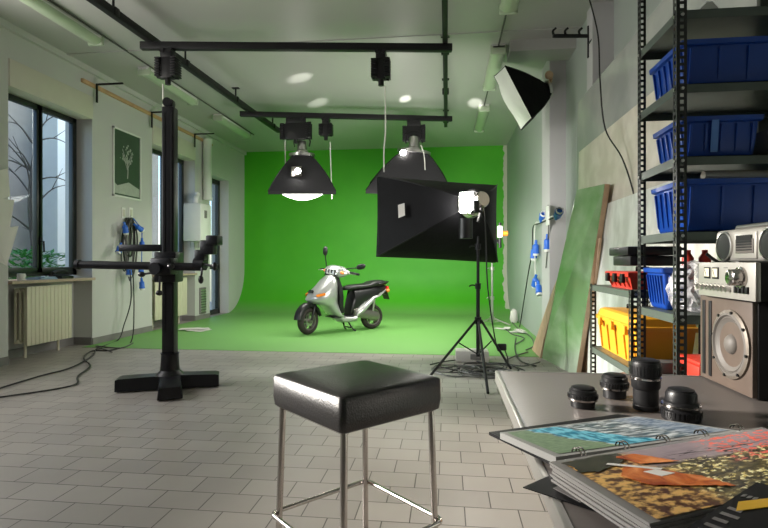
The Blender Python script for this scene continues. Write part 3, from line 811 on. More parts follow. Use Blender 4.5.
# ------------------------------------------------------------------ softboxes
def softbox(name, label, apex, corners, fabric, diffm, ring=.11, bulge=.05, lip=.05, inset=.94):
    """corners: four world points (ordered) of the open front; apex: centre of the speed ring"""
    apex = V(apex); C_ = [V(c) for c in corners]; cen = sum(C_, V()) / 4
    ax = (cen - apex).normalized()
    t = thing(name, label, 'softbox', apex)
    e = [(c - cen) for c in C_]
    secs = []
    K = 6
    def ringpts(s, bow):
        out = []
        for i in range(4):
            c0, c1 = e[i], e[(i + 1) % 4]
            for j in range(6):
                u = j / 6; p = c0.lerp(c1, u); sag = 1 - .015 * math.sin(PI * u) * bow
                q = p * sag; out.append(q)
        return out
    base = ringpts(1, 1)
    R0 = ring / max(v.length for v in e)
    for k in range(K + 1):
        s = k / K; w = R0 + (1 - R0) * (s ** .78)
        c = apex.lerp(cen, s)
        secs.append([c + q * w for q in base])
    # slight lip at the front
    secs.append([cen + ax * lip + q for q in base])
    inner = [[cen + ax * lip * .9 + q * .985 for q in base], [apex.lerp(cen, .5) + ax * .0 + q * (R0 + (1 - R0) * (.5 ** .78) - .03) for q in base]]
    bm = new(); loft(bm, secs + inner, cap=False); obj('fabric_shell', bm, fabric, t, angle=25)
    bm = new(); G_ = []
    nrm = ax
    n = 8; grid = [[None] * (n + 1) for _ in range(n + 1)]
    for i in range(n + 1):
        for j in range(n + 1):
            u, v = i / n, j / n
            p = (e[0] * (1 - u) * (1 - v) + e[1] * u * (1 - v) + e[2] * u * v + e[3] * (1 - u) * v) * inset
            grid[i][j] = bm.verts.new(cen + p * (1 - .05 * (1 - abs(2 * u - 1) ** 2) * 0) + ax * (.0 + bulge * math.sin(PI * u) * math.sin(PI * v)))
    for i in range(n):
        for j in range(n): bm.faces.new([grid[i][j], grid[i + 1][j], grid[i + 1][j + 1], grid[i][j + 1]])
    obj('diffuser', bm, diffm, t)
    bm = new()
    for c in C_:
        i = C_.index(c); tube(bm, [apex + (c - cen) * R0 * 1.0, apex.lerp(cen, .5) + e[i] * (R0 + (1 - R0) * (.5 ** .78)) * 1.005, cen + e[i] * 1.003], .007, 6)
    obj('rod', bm, 'black', t)
    bm = new(); lathe(bm, [(ring * .7, -.02), (ring * 1.02, -.02), (ring * 1.02, .02), (ring * .7, .02)], apex, apex + ax, 24); obj('speed_ring', bm, 'steel', t)
    return t
def lamp_head(apex, ax, label, L=.28, r=.075, glow=None, glowr=.05):
    """flash head behind a softbox"""
    ax = V(ax).normalized(); apex = V(apex)
    t = thing('flash_head', label, 'studio light', apex)
    bm = new(); lathe(bm, [(0, -L), (r * .85, -L), (r, -L + .02), (r, -.05), (r * 1.15, -.04), (r * 1.15, 0), (0, 0)], apex, apex + ax, 20); obj('body', bm, 'blackplastic', t)
    bm = new(); lathe(bm, [(r * 1.01, -L * .6), (r * 1.03, -L * .6), (r * 1.03, -L * .45), (r * 1.01, -L * .45)], apex, apex + ax, 20); obj('trim_ring', bm, 'steel', t)
    return t
# left hanging softbox
D1 = 8.25
ap1 = onD(302, 155, D1)
cn = [onD(268, 191, D1 - .42), onD(336, 191, D1 - .42), onD(333, 185, D1 + .5), onD(273, 185, D1 + .5)]
zz = sum(c.z for c in cn) / 4
softbox('softbox', 'lit black softbox hanging alone at left of the far rail', ap1, cn, 'grayfabric', 'diffhang', .2, bulge=.2)
def head_group(c, s, label):
    t = thing('flash_head', label, 'studio light', c)
    bm = new(); lathe(bm, [(0, 0), (.07 * s, 0), (.085 * s, .02 * s), (.085 * s, .16 * s), (.11 * s, .18 * s), (.11 * s, .22 * s), (0, .22 * s)], c + V((0, 0, .2 * s)), c - V((0, 0, 1)), 18); obj('body', bm, 'steel', t)
    bm = new(); tube(bm, [c + V((-.13 * s, 0, .1 * s)), c + V((-.14 * s, 0, .22 * s)), c + V((0, 0, .3 * s)), c + V((.14 * s, 0, .22 * s)), c + V((.13 * s, 0, .1 * s))], .012, 6); obj('yoke', bm, 'black', t)
    return t
def glow(parent_or, p, r, name='modelling_lamp'):
    bm = new(); ico(bm, p, r, sub=2); return obj(name, bm, 'bulb', parent_or)
hg = head_group(ap1 + V((0, 0, .04)), .9, 'small flash head above the left hanging softbox')
gl1 = onD(294, 169, D1 - .42)
glow(hg, onD(298, 171, D1 - .36), .045)
bm = new(); p_ = onD(298, 171, D1 - .33); box(bm, p_ - V((.1, .03, .09)), p_ + V((.07, .03, .07)), .01); tag(obj('vent_flap', bm, 'chrome'), 'bright open flap glowing on the back of the left softbox', 'flap')
# right hanging softbox (behind the large black one)
ap2 = onD(414, 152, D1)
cn = [onD(366, 190, D1 - .45), onD(452, 194, D1 - .45), onD(449, 186, D1 + .55), onD(370, 183, D1 + .55)]
softbox('softbox', 'lit grey softbox hanging behind the large black softbox', ap2, cn, 'grayfabric', 'diffhang', .26, bulge=.2)
hg2 = head_group(ap2 + V((0, 0, .04)), 1.0, 'flash head with glaring lamp above the grey hanging softbox')
glow(hg2, onD(403, 153, D1 - .16), .05)

# large black softbox on its stand
ap3 = onD(470, 205, 5.15)
cn = [onD(379, 176, 5.55), onD(497, 185, 5.75), onD(497.5, 262, 5.75), onD(378, 256, 5.55)]
sb3 = softbox('softbox', 'large black rectangular softbox on the tripod stand, seen from behind', ap3, cn, 'blackfabric', 'diffuser', .13)
bm = new(); c0 = onD(401, 211, 5.36)
# white care label lying on the back panel
import mathutils
def panel_depth(px, py):
    """depth at which the ray meets the back panels of the large softbox"""
    o_ = V((0, 0, HC)); d = ray(px, py); best = None
    for i in range(4):
        A_, B_ = cn[i], cn[(i + 1) % 4]
        r_ = mathutils.geometry.intersect_ray_tri(ap3, A_, B_, d, o_, True)
        if r_ is not None:
            tt = (r_ - o_).length / d.length
            best = tt if best is None else min(best, tt)
    return best if best else 5.4
P = [onD(x, y, (panel_depth(x, y)) - .10) for x, y in ((398, 205), (404.5, 203), (405, 215.5), (398.5, 218))]
slab(bm, P, (0, -.003, 0)); obj('label_patch', bm, 'paper', sb3)

# ---- tripod stands
def tripod(base, top_z, legs, label, m='stand', hub=.5, low=.12, r=.016, levels=2):
    base = V(base)
    t = thing('light_stand', label, 'light stand', base, 0)
    bm = new(); tube(bm, [base + V((0, 0, low)), base + V((0, 0, hub + .35))], r * 1.25, 12, smooth=False); obj('lower_column', bm, m, t)
    bm = new(); tube(bm, [base + V((0, 0, hub + .3)), base + V((0, 0, (top_z + hub) / 2 + .15))], r, 12, smooth=False); tube(bm, [base + V((0, 0, (top_z + hub) / 2 + .1)), base + V((0, 0, top_z))], r * .75, 12, smooth=False); obj('upper_column', bm, m, t)
    for z in (hub + .35, (top_z + hub) / 2 + .15):
        bm = new(); cyl(bm, base + V((0, 0, z - .03)), base + V((0, 0, z + .03)), r * 1.9, n=14); tube(bm, [base + V((0, 0, z)), base + V((-.06, 0, z + .01)), base + V((-.09, 0, z - .005))], .008, 6); obj('clamp', bm, m, t)
    bm = new(); cyl(bm, base + V((0, 0, hub - .04)), base + V((0, 0, hub + .03)), r * 2.2, n=14); obj('hub', bm, m, t)
    for e in legs:
        e = V(e); d = (e - base); d.z = 0
        bm = new(); tube(bm, [base + d.normalized() * .03 + V((0, 0, hub)), e], .013, 8, smooth=False)
        mid = base.lerp(e, .42); mid.z = hub * .58
        L = obj('leg', bm, m, t)
        bm = new(); tube(bm, [base + V((0, 0, low + .02)), mid], .007, 6, smooth=False); obj('brace', bm, m, t)
    return t
sb = FP(478, 368, 0)
tripod(sb, 1.72, [FP(430, 376, .012), FP(488, 393, .012), FP(511, 369, .012)], 'black tripod light stand carrying the large black softbox', hub=.5)
# head on the stand
hp = onD(472, 204, 4.98)
t = thing('flash_head', 'glaring silver flash head on top of the tripod stand', 'studio light', (sb.x, sb.y, 1.7))
axd = (sum(cn, V()) / 4 - ap3).normalized()
bm = new(); lathe(bm, [(.0, -.16), (.07, -.16), (.08, -.14), (.085, -.02), (.13, .0), (.13, .05), (0, .05)], ap3 - axd * .06, ap3 - axd * .06 + axd, 20); obj('body', bm, 'chrome', t)
bm = new(); p_ = onD(470, 225, 5.0); cyl(bm, p_ + V((-.04, 0, -.13)), p_ + V((-.04, 0, .06)), .065, n=18); obj('ballast', bm, 'blackplastic', t)
bm = new(); tube(bm, [onD(478, 222, 5.0), onD(481, 210, 5.0), onD(480, 196, 5.0), onD(472, 190, 4.98), onD(464, 195, 4.98)], .018, 8); obj('yoke', bm, 'black', t)
bm = new(); p_ = onD(467, 202, 4.93); box(bm, p_ - V((.07, .01, .10)), p_ + V((.06, .01, .09)), .015); obj('reflector_plate', bm, 'bulb', t)
bm = new(); p_ = onD(476, 206, 4.88); cyl(bm, p_ + V((0, 0, -.06)), p_ + V((0, 0, .05)), .03, n=12); cyl(bm, p_ + V((-.05, 0, -.05)), p_ + V((.05, 0, -.05)), .014, n=10); obj('mount', bm, 'blackplastic', t)
cable([onD(484, 206, 5.0), onD(486, 240, 5.02), onD(488, 290, 5.0), FP(497, 348, .2), onD(503, 347, 5.4), FP(508, 362), FP(500, 372), FP(470, 366), FP(450, 372)], .007, 'cable', 'black mains cable hanging from the flash head beside the tripod stand', name='power_cable')
t = thing('inline_switch', 'small black inline switch box on the hanging mains cable', 'switch box', onD(502, 347, 5.4))
bm = new(); p_ = onD(502, 347, 5.38); box(bm, p_ - V((.045, .02, .035)), p_ + V((.045, .02, .035)), .01); obj('body', bm, 'blackplastic', t)
# tangled cables at the stand's foot
for k in range(9):
    cx, cy = FP(random.uniform(448, 500), random.uniform(364, 377)).xy; P = []
    w = random.uniform(.15, .4); ph = random.uniform(0, 6)
    for j in range(10): P.append((cx + math.cos(ph + j * .75) * w * random.uniform(.7, 1.1), cy + math.sin(ph + j * .75) * w * .9 * random.uniform(.7, 1.1), .01 + .004 * (j % 3)))
    cable(P, .007, 'cable' if k % 2 else 'graycable', 'coiled dark cable in the tangle at the foot of the tripod stand', 'tangled cables under the tripod stand')
p_ = FP(474, 362, 0)
t = thing('power_block', 'pale power supply box on the floor behind the tripod stand', 'power box', p_)
bm = new(); box(bm, p_ + V((-.2, -.02, 0)), p_ + V((.16, .2, .12)), .01); obj('casing', bm, 'paper', t)
bm = new(); box(bm, p_ + V((-.04, -.03, .03)), p_ + V((.08, -.019, .09)), .004); obj('front_plate', bm, 'baseb', t)

# second stand in front of the right corner, with a small monitor lamp
b_ = FP(492, 325, 0)
tripod(b_ + V((0, 0, 0)), 1.55, [b_ + V((-.3, -.15, .012)), b_ + V((.3, -.1, .012)), b_ + V((.02, .3, .012))], 'thin silver light stand behind the large softbox near the right corner', 'steel', hub=.12, low=.03, r=.02)
t = thing('lamp_clamp', 'small clamp with orange knob beside the large softbox', 'clamp', onD(500, 232, 6.2))
bm = new(); p_ = onD(500, 231, 6.2); box(bm, p_ - V((.03, .03, .08)), p_ + V((.03, .03, .06)), .01); obj('body', bm, 'white', t)
bm = new(); cyl(bm, p_ + V((.03, 0, -.03)), p_ + V((.09, 0, -.03)), .03, n=12); obj('knob', bm, 'orange', t)
bm = new(); cyl(bm, p_ + V((0, 0, -.2)), p_ + V((0, 0, .1)), .018, n=10); tube(bm, [p_ + V((0, 0, -.15)), onD(493, 240, 6.6), onD(492, 262, 7.0)], .018, 8); obj('arm', bm, 'black', t)

# high softbox at right, clamped to the pillar
ap4 = onD(548, 90, 6.15)
cn4 = [onD(505, 66, 5.75), onD(532, 118, 5.75), onD(521, 130, 6.5), onD(494, 76, 6.5)]
sb4 = softbox('softbox', 'black and white softbox mounted high beside the right pillar, facing left', ap4, cn4, 'blackfabric', 'diffdim', .1, bulge=.10, lip=.004, inset=.985)
bm = new(); tube(bm, [ap4, onD(551, 78, 6.2), V((1.27, y1 + .03, onD(551, 78, 6.2).z))], .02, 8); ico(bm, onD(549, 75, 6.1), .05); obj('mount_arm', bm, 'plyedge', sb4)

# coat rack bracket on the right pillar
y = y2 - .05
bm = new(); a_ = onD(553, 36, 5.25); b_ = onD(589, 36, 5.25); tube(bm, [a_, b_], .02, 8, smooth=False); tube(bm, [b_ + V((.0, 0, .1)), b_ + V((0, 0, -.22))], .018, 8, smooth=False)
for px in (554, 566, 580): q_ = onD(px, 36, 5.25); tube(bm, [q_, q_ + V((-.01, 0, .05)), q_ + V((.02, 0, .08))], .012, 6)
tube(bm, [b_ + V((0, 0, -.08)), V((1.43, y2, b_.z - .08))], .015, 6)
tag(obj('bar_bracket', bm, 'black'), 'dark hooked bar bracket sticking out high on the right pillar', 'bracket')

# hanging cable at right, in front of the leaning sheets
cable([onD(588, -6, 4.2), onD(598, 35, 4.2), onD(600, 80, 4.2), onD(605, 128, 4.2), onD(622, 158, 4.0), onD(634, 195, 3.9), onD(642, 240, 3.9)], .006, 'cable', 'thin black cable hanging from the ceiling in front of the pale leaning sheets', name='hanging_wire')

# ------------------------------------------------------------------ sheets leaning against the right wall
def sheet(name, label, pts, th, m, edge=None):
    """pts: bottom far, bottom near, top near, top far"""
    P = [V(p) for p in pts]; n = (P[1] - P[0]).cross(P[3] - P[0]).normalized()
    if n.x > 0: n = -n
    t = thing(name, label, 'board', (P[0] + P[1]) / 2)
    bm = new(); slab(bm, P, n * -th); obj('core', bm, edge or m, t, smooth=False)
    bm = new(); slab(bm, [p + n * .0005 for p in P], n * .002); obj('face', bm, m, t, smooth=False)
    return t
hA = 2.84
sheet('leaning_sheet', 'tallest grey glossy sheet leaning on the right wall', [(1.385, 5.9, 0), (1.40, 2.6, 0), (1.435, 2.6, hA), (1.42, 5.9, hA)], .012, 'panel_grey')
hB = 2.27
sheet('leaning_sheet', 'cream glossy sheet in front of the tall grey sheet', [(1.36, 5.75, 0), (1.37, 2.6, 0), (1.408, 2.6, hB), (1.398, 5.75, hB)], .012, 'panel_cream')
hC = 1.60
sheet('leaning_sheet', 'marbled white sheet lowest in front of the cream sheet', [(1.30, 5.05, 0), (1.31, 2.6, 0), (1.37, 2.6, hC), (1.36, 5.05, hC)], .012, 'panel_white')
bn = FP(576, 376, 0); bf = FP(540, 357, 0)
sheet('leaning_board', 'tall green painted board with plywood edge leaning on the right wall', [bf, bn, onX(605, 184, 1.315), onX(577, 190, 1.30)], .045, 'board_green', 'plyedge')
sheet('leaning_board', 'thin brown plywood board edge behind the green board', [FP(532, 350, 0), FP(540, 358, 0) , onX(560, 272, 1.20), onX(552, 292, 1.18)], .02, 'plyedge')
sheet('leaning_board', 'narrow plywood board standing just right of the green board', [bn + V((.085, .25, 0)), bn + V((.10, .05, 0)), onX(600, 238, 1.31), onX(599, 238, 1.31) + V((0, .2, 0))], .018, 'plyedge')

# cables and plugs hanging on the right wall
xw = 1.24
pc = lambda px, py: onX(px, py, xw)
for (px, py, d, lab) in ((541, 222, (0, -1, .5), 'blue plug pointing up at the top left of the right wall cables'), (556, 219, (0, -1, .4), 'dark blue plug at top right of the right wall cables, beside the pillar'),
                    (536, 240, (0, .05, -1), 'blue plug left of the white pillar at middle height'), (534, 245, (0, .2, -1), 'lower blue plug of the left pair on the right wall'),
                    (547.5, 234, (0, 0, -1), 'blue plug on the white pillar hanging straight down'), (536, 275, (0, .6, -.8), 'blue plug hanging lowest on the right wall'), (538, 281, (0, -.5, -.9), 'tilted blue plug next to the lowest one on the right wall')):
    plug(pc(px, py), d, .22, .042, lab, 'blue plugs on the right wall')
cable([pc(553, 218), pc(538, 224), pc(533, 228), pc(532, 252), pc(528, 275), pc(524, 300), pc(520, 325), FP(515, 345), FP(520, 360), FP(536, 366)], .009, 'cable', 'black cable hanging down the right wall to the floor', name='hanging_cable', grp='cables on the right wall')
cable([pc(553, 216), pc(540, 222), pc(535, 226), pc(535, 262), pc(536, 290)], .008, 'rope', 'white cable hanging between the blue plugs on the right wall', name='hanging_cable', grp='cables on the right wall')
cable([pc(548, 205), pc(549, 215), pc(548, 240), pc(546, 268)], .007, 'graycable', 'grey cable hanging on the pillar edge', name='hanging_cable', grp='cables on the right wall')
for a_ in ([(512, 322), (520, 330), (530, 336), (534, 345), (526, 350)], [(528, 352), (515, 356), (505, 362), (522, 366), (540, 362)], [(505, 328), (512, 334), (524, 338), (516, 344)]):
    cable([FP(x, y, .018) for x, y in a_], .008, 'graycable', 'dark cable lying on the floor along the right wall', 'cables on the floor by the right wall')
bm = new(); p_ = FP(509, 331, .005); 
for k in range(5):
    mt = Matrix.Translation(p_ + V((random.uniform(-.2, .2), random.uniform(-.3, .3), .002 + .006 * k))) @ Matrix.Rotation(random.uniform(0, 3), 4, 'Z'); box(bm, (-.12, -.05, 0), (.12, .05, .005), mtx=mt)
tag(obj('cloth_scraps', bm, 'paper'), 'pale scraps on the green floor by the right wall', 'scraps')
bm = new(); q_ = onX(548, 214, 1.24); box(bm, q_ - V((.012, .08, .14)), q_ + V((.012, .08, .10)), .01); tag(obj('socket_box', bm, 'white'), 'white socket box on the white right pillar', 'socket')
bm = new(); q_ = onX(511, 312, 1.15); lathe(bm, [(0, 0), (.05, .0), (.075, .06), (.06, .2), (.03, .24), (0, .25)], V((1.2, q_.y, .006 + .0)), V((1.2, q_.y, 1)), 14); tag(obj('cloth_bundle', bm, 'paper'), 'small pale bundle standing where the green wall meets the right wall', 'bundle')

# ------------------------------------------------------------------ studio column stand
cb = FP(170, 388, 0)
t = thing('studio_stand', 'heavy black studio camera stand with tall square mast on four-legged base', 'studio stand', cb)
ends = [FP(117, 391, 0), FP(170, 401, 0), FP(219, 385, 0)]
ends.append(cb + (cb - ends[1]) * 1.1)
for e in ends:
    bm = new(); d = (e - cb); L = d.length; d.normalize(); s = V((-d.y, d.x, 0))
    secs = []
    for q, hw, h in ((.0, .09, .125), (.45, .075, .12), (.93, .085, .115), (1.0, .08, .105)):
        c = cb + d * L * q
        secs.append([c - s * hw * 1.15 + V((0, 0, .012)), c + s * hw * 1.15 + V((0, 0, .012)), c + s * hw + V((0, 0, h)), c - s * hw + V((0, 0, h))])
    loft(bm, secs); obj('leg', bm, 'stand', t, angle=20)
bm = new(); lathe(bm, [(0, 0.01), (.12, .01), (.12, .12), (.08, .16), (.072, .29), (.078, .31), (0, .31)], cb, cb + V((0, 0, 1)), 24); obj('column_socket', bm, 'stand', t)
md = 4.63
def SD(px, py, d=None): return onD(px, py, d or cd)
cd = (cb - V((0, 0, 0))).y * CS - cb.x * SN
bm = new(); mt = Matrix.Translation((cb.x, cb.y, 0)) @ Matrix.Rotation(TH + .02, 4, 'Z'); hm = .052; topz = onD(172, 108, cd).z
box(bm, (-hm, -hm, .30), (hm, hm, topz), .008, mtx=mt); mast = obj('mast', bm, 'stand', t)
bm = new(); box(bm, (-hm * .72, -hm * 1.12, .5), (-hm * .45, -hm * .98, topz - .05), mtx=mt); box(bm, (hm * .45, -hm * 1.12, .5), (hm * .72, -hm * .98, topz - .05), mtx=mt); obj('guide_rail', bm, 'black', mast)
bm = new(); box(bm, (-.03, -.04, topz - .02), (.035, .04, topz + .07), .015, mtx=mt); cyl(bm, mt @ V((-.01, -.045, topz + .04)), mt @ V((-.01, .045, topz + .04)), .04, n=16); obj('pulley_cap', bm, 'stand', t)
bm = new(); box(bm, (-.1, -.1, onD(172, 282, cd).z), (.085, .09, onD(172, 252, cd).z), .012, mtx=mt); car = obj('carriage', bm, 'stand', t)
fd = cd - .13
bm = new(); cyl(bm, onD(77, 264.5, fd), onD(203, 267, fd), .034, n=20); cyl(bm, onD(76, 264.5, fd), onD(80, 264.6, fd), .042, n=20); arm = obj('cross_arm', bm, 'stand', t)
bm = new(); c_ = onD(160, 266, fd); box(bm, c_ - V((.07, .05, .075)), c_ + V((.12, .09, .07)), .02)
cyl(bm, c_ + V((0, -.09, -.02)), c_ + V((0, -.03, -.02)), .05, n=18); obj('clamp', bm, 'stand', t)
for px, py, dx, dz in ((157, 272, -.13, -.02), (160, 276, 0, -.14), (168, 264, .03, -.02)):
    bm = new(); c_ = onD(px, py, fd - .08); tube(bm, [c_, c_ + V((dx, -.01, dz))], .009, 8, smooth=False); ico(bm, c_ + V((dx, -.01, dz)), .026, (1.2, 1, .9)); obj('lever_knob', bm, 'blackplastic', t)
bm = new(); u0 = onD(120, 248, cd + .02); u1 = onD(168, 248, cd + .02); m_, L_ = frame_to(u0, u1); box(bm, (-.03, -.03, 0), (.03, .03, L_), .006, mtx=m_); obj('tray_arm', bm, 'stand', t)
# camera head at the end of the arm
bm = new(); q_ = onD(202, 264, fd); cyl(bm, q_ - V((.06, 0, 0)), q_ + V((.03, 0, 0)), .055, n=18); box(bm, q_ + V((-.05, -.045, .02)), q_ + V((.04, .045, .12)), .012)
box(bm, q_ + V((.0, -.05, .08)), q_ + V((.12, .05, .2)), .012); box(bm, q_ + V((.06, -.06, .16)), q_ + V((.16, .06, .24)), .01); obj('tilt_head', bm, 'stand', t)
for dx, dz in ((.0, -.13), (.12, -.02)):
    bm = new(); tube(bm, [q_ + V((.02, -.03, 0)), q_ + V((.02 + dx, -.06, dz))], .01, 8, smooth=False); ico(bm, q_ + V((.02 + dx, -.06, dz)), .028, (.8, .8, 1.3)); obj('lever_knob', bm, 'blackplastic', t)

# ------------------------------------------------------------------ stool
zt_ = .695; zs = .592
sc = V((-.317, 1.80, 0)); ang = R(47.1); hs = .213
t = thing('bar_stool', 'square black leather bar stool with chrome legs in the foreground', 'stool', sc, ang)
mt = Matrix.Translation(sc) @ Matrix.Rotation(ang, 4, 'Z')
bm = new(); n = 14; g = []
def sq(s, z, r=.02, k=4):
    out = []
    for cx, cy, a0 in ((1, 1, 0), (-1, 1, PI / 2), (-1, -1, PI), (1, -1, 3 * PI / 2)):
        for j in range(k + 1):
            a_ = a0 + j / k * PI / 2
            out.append(mt @ V((cx * (s - r) + r * math.cos(a_), cy * (s - r) + r * math.sin(a_), z)))
    return out
secs = [sq(hs - .012, zs - .004), sq(hs - .002, zs + .004), sq(hs + .002, zs + .035), sq(hs + .001, zt_ - .012 + .012), sq(hs - .006, zt_ + .006), sq(hs - .025, zt_ + .012), sq(hs * .7, zt_ + .019), sq(hs * .35, zt_ + .022), sq(hs * .08, zt_ + .023, .005)]
loft(bm, secs); obj('seat', bm, 'leather', t, angle=70)
for sx in (-1, 1):
    for sy in (-1, 1):
        bm = new(); a_ = mt @ V((sx * (hs - .028), sy * (hs - .028), zs)); b_ = mt @ V((sx * (hs - .014), sy * (hs - .014), .004))
        tube(bm, [a_, b_], .0115, 14, smooth=False); L_ = obj('leg', bm, 'chrome', t)
        bm = new(); cyl(bm, b_ - V((0, 0, .004)), b_ + V((0, 0, .012)), .015, n=14); obj('foot_cap', bm, 'blackplastic', L_)
zr = .205; rr_ = hs + .004; P = []
for cx, cy, a0 in ((1, 1, 0), (-1, 1, PI / 2), (-1, -1, PI), (1, -1, 3 * PI / 2)):
    for j in range(5):
        a_ = a0 + j / 4 * PI / 2; P.append(mt @ V((cx * (rr_ - .03) + .03 * math.cos(a_), cy * (rr_ - .03) + .03 * math.sin(a_), zr)))
P.append(P[0]); bm = new(); tube(bm, P, .0085, 10, smooth=False); obj('footrest_ring', bm, 'chrome', t)
bm = new()
for sx in (-1, 1):
    a_ = mt @ V((sx * (hs - .03), -(hs - .03), zs - .008)); b_ = mt @ V((sx * (hs - .03), hs - .03, zs - .008)); tube(bm, [a_, b_], .008, 8, smooth=False)
obj('seat_frame', bm, 'chrome', t)

# ------------------------------------------------------------------ scooter
fw = FP(308, 334.3, .004); rw = FP(371.5, 328.5, .004)
dv = fw - rw; wb = dv.length; az = math.atan2(dv.y, dv.x)
print('wheelbase', wb)
sct = thing('motor_scooter', 'silver and black motor scooter parked on its stand on the green backdrop', 'scooter', rw, az)
SM = Matrix.Translation(rw) @ Matrix.Rotation(az, 4, 'Z')
Wf = wb
STEER = R(20)
FRONT = ('headset_cover', 'headlamp', 'indicator_lens', 'grip', 'brake_lever', 'mirror_stalk', 'mirror')
def fin(name, bm, m, parent=sct, angle=45, label=None, steer=False):
    for v in bm.verts:
        c = v.co
        if name in ('front_shield', 'inner_shield', 'nose_grille', 'turn_signal') and c.x > .6: c.x -= .10; c.y *= 1.15; c.z -= .03 * (c.z > .3)
        elif name in FRONT: c.x -= .15; c.z -= .05 + .10 * c.y
        elif name == 'steering_column': c.x -= .13; c.z -= .03
        elif name not in ('wheel', 'rim', 'brake_disc', 'front_mudguard', 'fork'):
            if c.x < 0: c.x *= .72
            if c.z > .6: c.z -= .065
            if name in ('side_fairing', 'floorboard', 'underseat_body') and c.z < .45: c.z -= .045
    if name in FRONT:
        px_ = Wf - .49
        bmesh.ops.transform(bm, matrix=Matrix.Translation((px_, 0, 0)) @ Matrix.Rotation(STEER, 4, 'Z') @ Matrix.Translation((-px_, 0, 0)), verts=bm.verts)
    if steer: bmesh.ops.transform(bm, matrix=Matrix.Translation((Wf, 0, 0)) @ Matrix.Rotation(STEER, 4, 'Z') @ Matrix.Translation((-Wf, 0, 0)), verts=bm.verts)
    bmesh.ops.transform(bm, matrix=SM, verts=bm.verts); return obj(name, bm, m, parent, angle=angle, label=label)
def ell(cx, cz, hw, hh, y=None, n=20, p=2.5, axis='y'):
    out = []
    for i in range(n):
        a_ = 2 * PI * i / n; c, s = math.cos(a_), math.sin(a_)
        out.append((abs(c) ** (2 / p) * (1 if c > 0 else -1), abs(s) ** (2 / p) * (1 if s > 0 else -1)))
    return out
def wheel(x, w=.055, r=.2, st=False):
    bm = new(); lathe(bm, [(r - .062, -w * .75), (r - .04, -w), (r - .015, -w * .85), (r, -w * .35), (r, w * .35), (r - .015, w * .85), (r - .04, w), (r - .062, w * .75), (r - .062, -w * .75)], (x, 0, r), (x, 1, r), 40)
    ty = fin('wheel', bm, 'tyre', steer=st)
    bm = new(); lathe(bm, [(r - .08, -w * .6), (r - .058, -w * .7), (r - .058, w * .7), (r - .08, w * .6), (r - .08, -w * .6)], (x, 0, r), (x, 1, r), 36)
    for k in range(5):
        a_ = 2 * PI * k / 5
        box(bm, (-.018, -.018, .02), (.018, .018, r - .07), .004, mtx=Matrix.Translation((x, 0, r)) @ Matrix.Rotation(a_, 4, 'Y'))
    cyl(bm, (x, -w * 1.1, r), (x, w * 1.1, r), .035, n=16); fin('rim', bm, 'rim', ty, steer=st)
    bm = new(); cyl(bm, (x, w * .3, r), (x, w * .55, r), .075, n=24); fin('brake_disc', bm, 'steel', ty, steer=st)
wheel(0, .06, .2); wheel(Wf, .055, .2, True)
# front mudguard
bm = new(); secs = []
for i in range(15):
    a_ = R(-15 + i * 190 / 14); rad = .245; c = V((Wf - rad * math.cos(a_) * 1.0, 0, .215 + rad * math.sin(a_) * 1.02))
    o_ = V((-math.cos(a_), 0, math.sin(a_))); w = .062
    tuck = .05
    secs.append([c + V((0, -w, 0)) - o_ * tuck, c + V((0, -w, 0)), c + V((0, -w * .6, 0)) + o_ * .018, c + V((0, w * .6, 0)) + o_ * .018, c + V((0, w, 0)), c + V((0, w, 0)) - o_ * tuck, c + V((0, w * .85, 0)) - o_ * tuck, c + V((0, w * .5, 0)) + o_ * .006, c + V((0, -w * .5, 0)) + o_ * .006, c + V((0, -w * .85, 0)) - o_ * tuck])
secs = secs[2:]
loft(bm, secs); fin('front_mudguard', bm, 'blackplastic', angle=60, steer=True)
bm = new()
for s in (-1, 1): tube(bm, [(Wf, s * .07, .215), (Wf - .06, s * .075, .38), (Wf - .13, s * .03, .52)], .018, 8)
fin('fork', bm, 'blackplastic', steer=True)
# apron (front shield)
bm = new(); secs = []
for (z, xf, xb, hw) in ((.94, -.26, -.33, .07), (.90, -.21, -.34, .115), (.84, -.14, -.35, .165), (.76, -.06, -.36, .195), (.68, .03, -.36, .21), (.60, .10, -.365, .215), (.55, .125, -.37, .205), (.51, .09, -.375, .19), (.46, -.10, -.38, .18), (.38, -.20, -.40, .175), (.31, -.26, -.44, .17), (.25, -.33, -.50, .155), (.22, -.38, -.52, .13)):
    cx = (xf + xb) / 2 + Wf; hx = (xf - xb) / 2
    ring = []
    for (c, s) in ell(0, 0, 0, 0, n=24, p=2.4):
        w = hw * (1 - .28 * max(c, 0) ** 2); ring.append((cx + hx * c, w * s, z))
    secs.append(ring)
loft(bm, secs); fin('front_shield', bm, 'silver', angle=60)
bm = new()   # badge area and turn signals
for s in (-1, 1):
    bm = new(); sec = [(Wf + .045, s * .135, .635), (Wf - .06, s * .207, .665), (Wf - .075, s * .214, .63), (Wf + .035, s * .150, .60)]
    slab(bm, sec, (.012, s * .012, 0)); fin('turn_signal', bm, 'amber', label='amber turn signal')
bm = new(); slab(bm, [(Wf + .055, -.06, .655), (Wf + .055, .06, .655), (Wf + .03, .05, .69), (Wf + .03, -.05, .69)], (.018, 0, .010)); fin('nose_grille', bm, 'blackplastic')
# inner leg shield, black
bm = new(); secs = []
for z, x, hw in ((.90, -.335, .10), (.75, -.36, .16), (.6, -.37, .18), (.45, -.385, .155), (.33, -.42, .14)):
    secs.append([(Wf + x - .035, -hw, z), (Wf + x + .03, -hw, z), (Wf + x + .03, hw, z), (Wf + x - .035, hw, z)])
loft(bm, secs); fin('inner_shield', bm, 'blackplastic', angle=60)
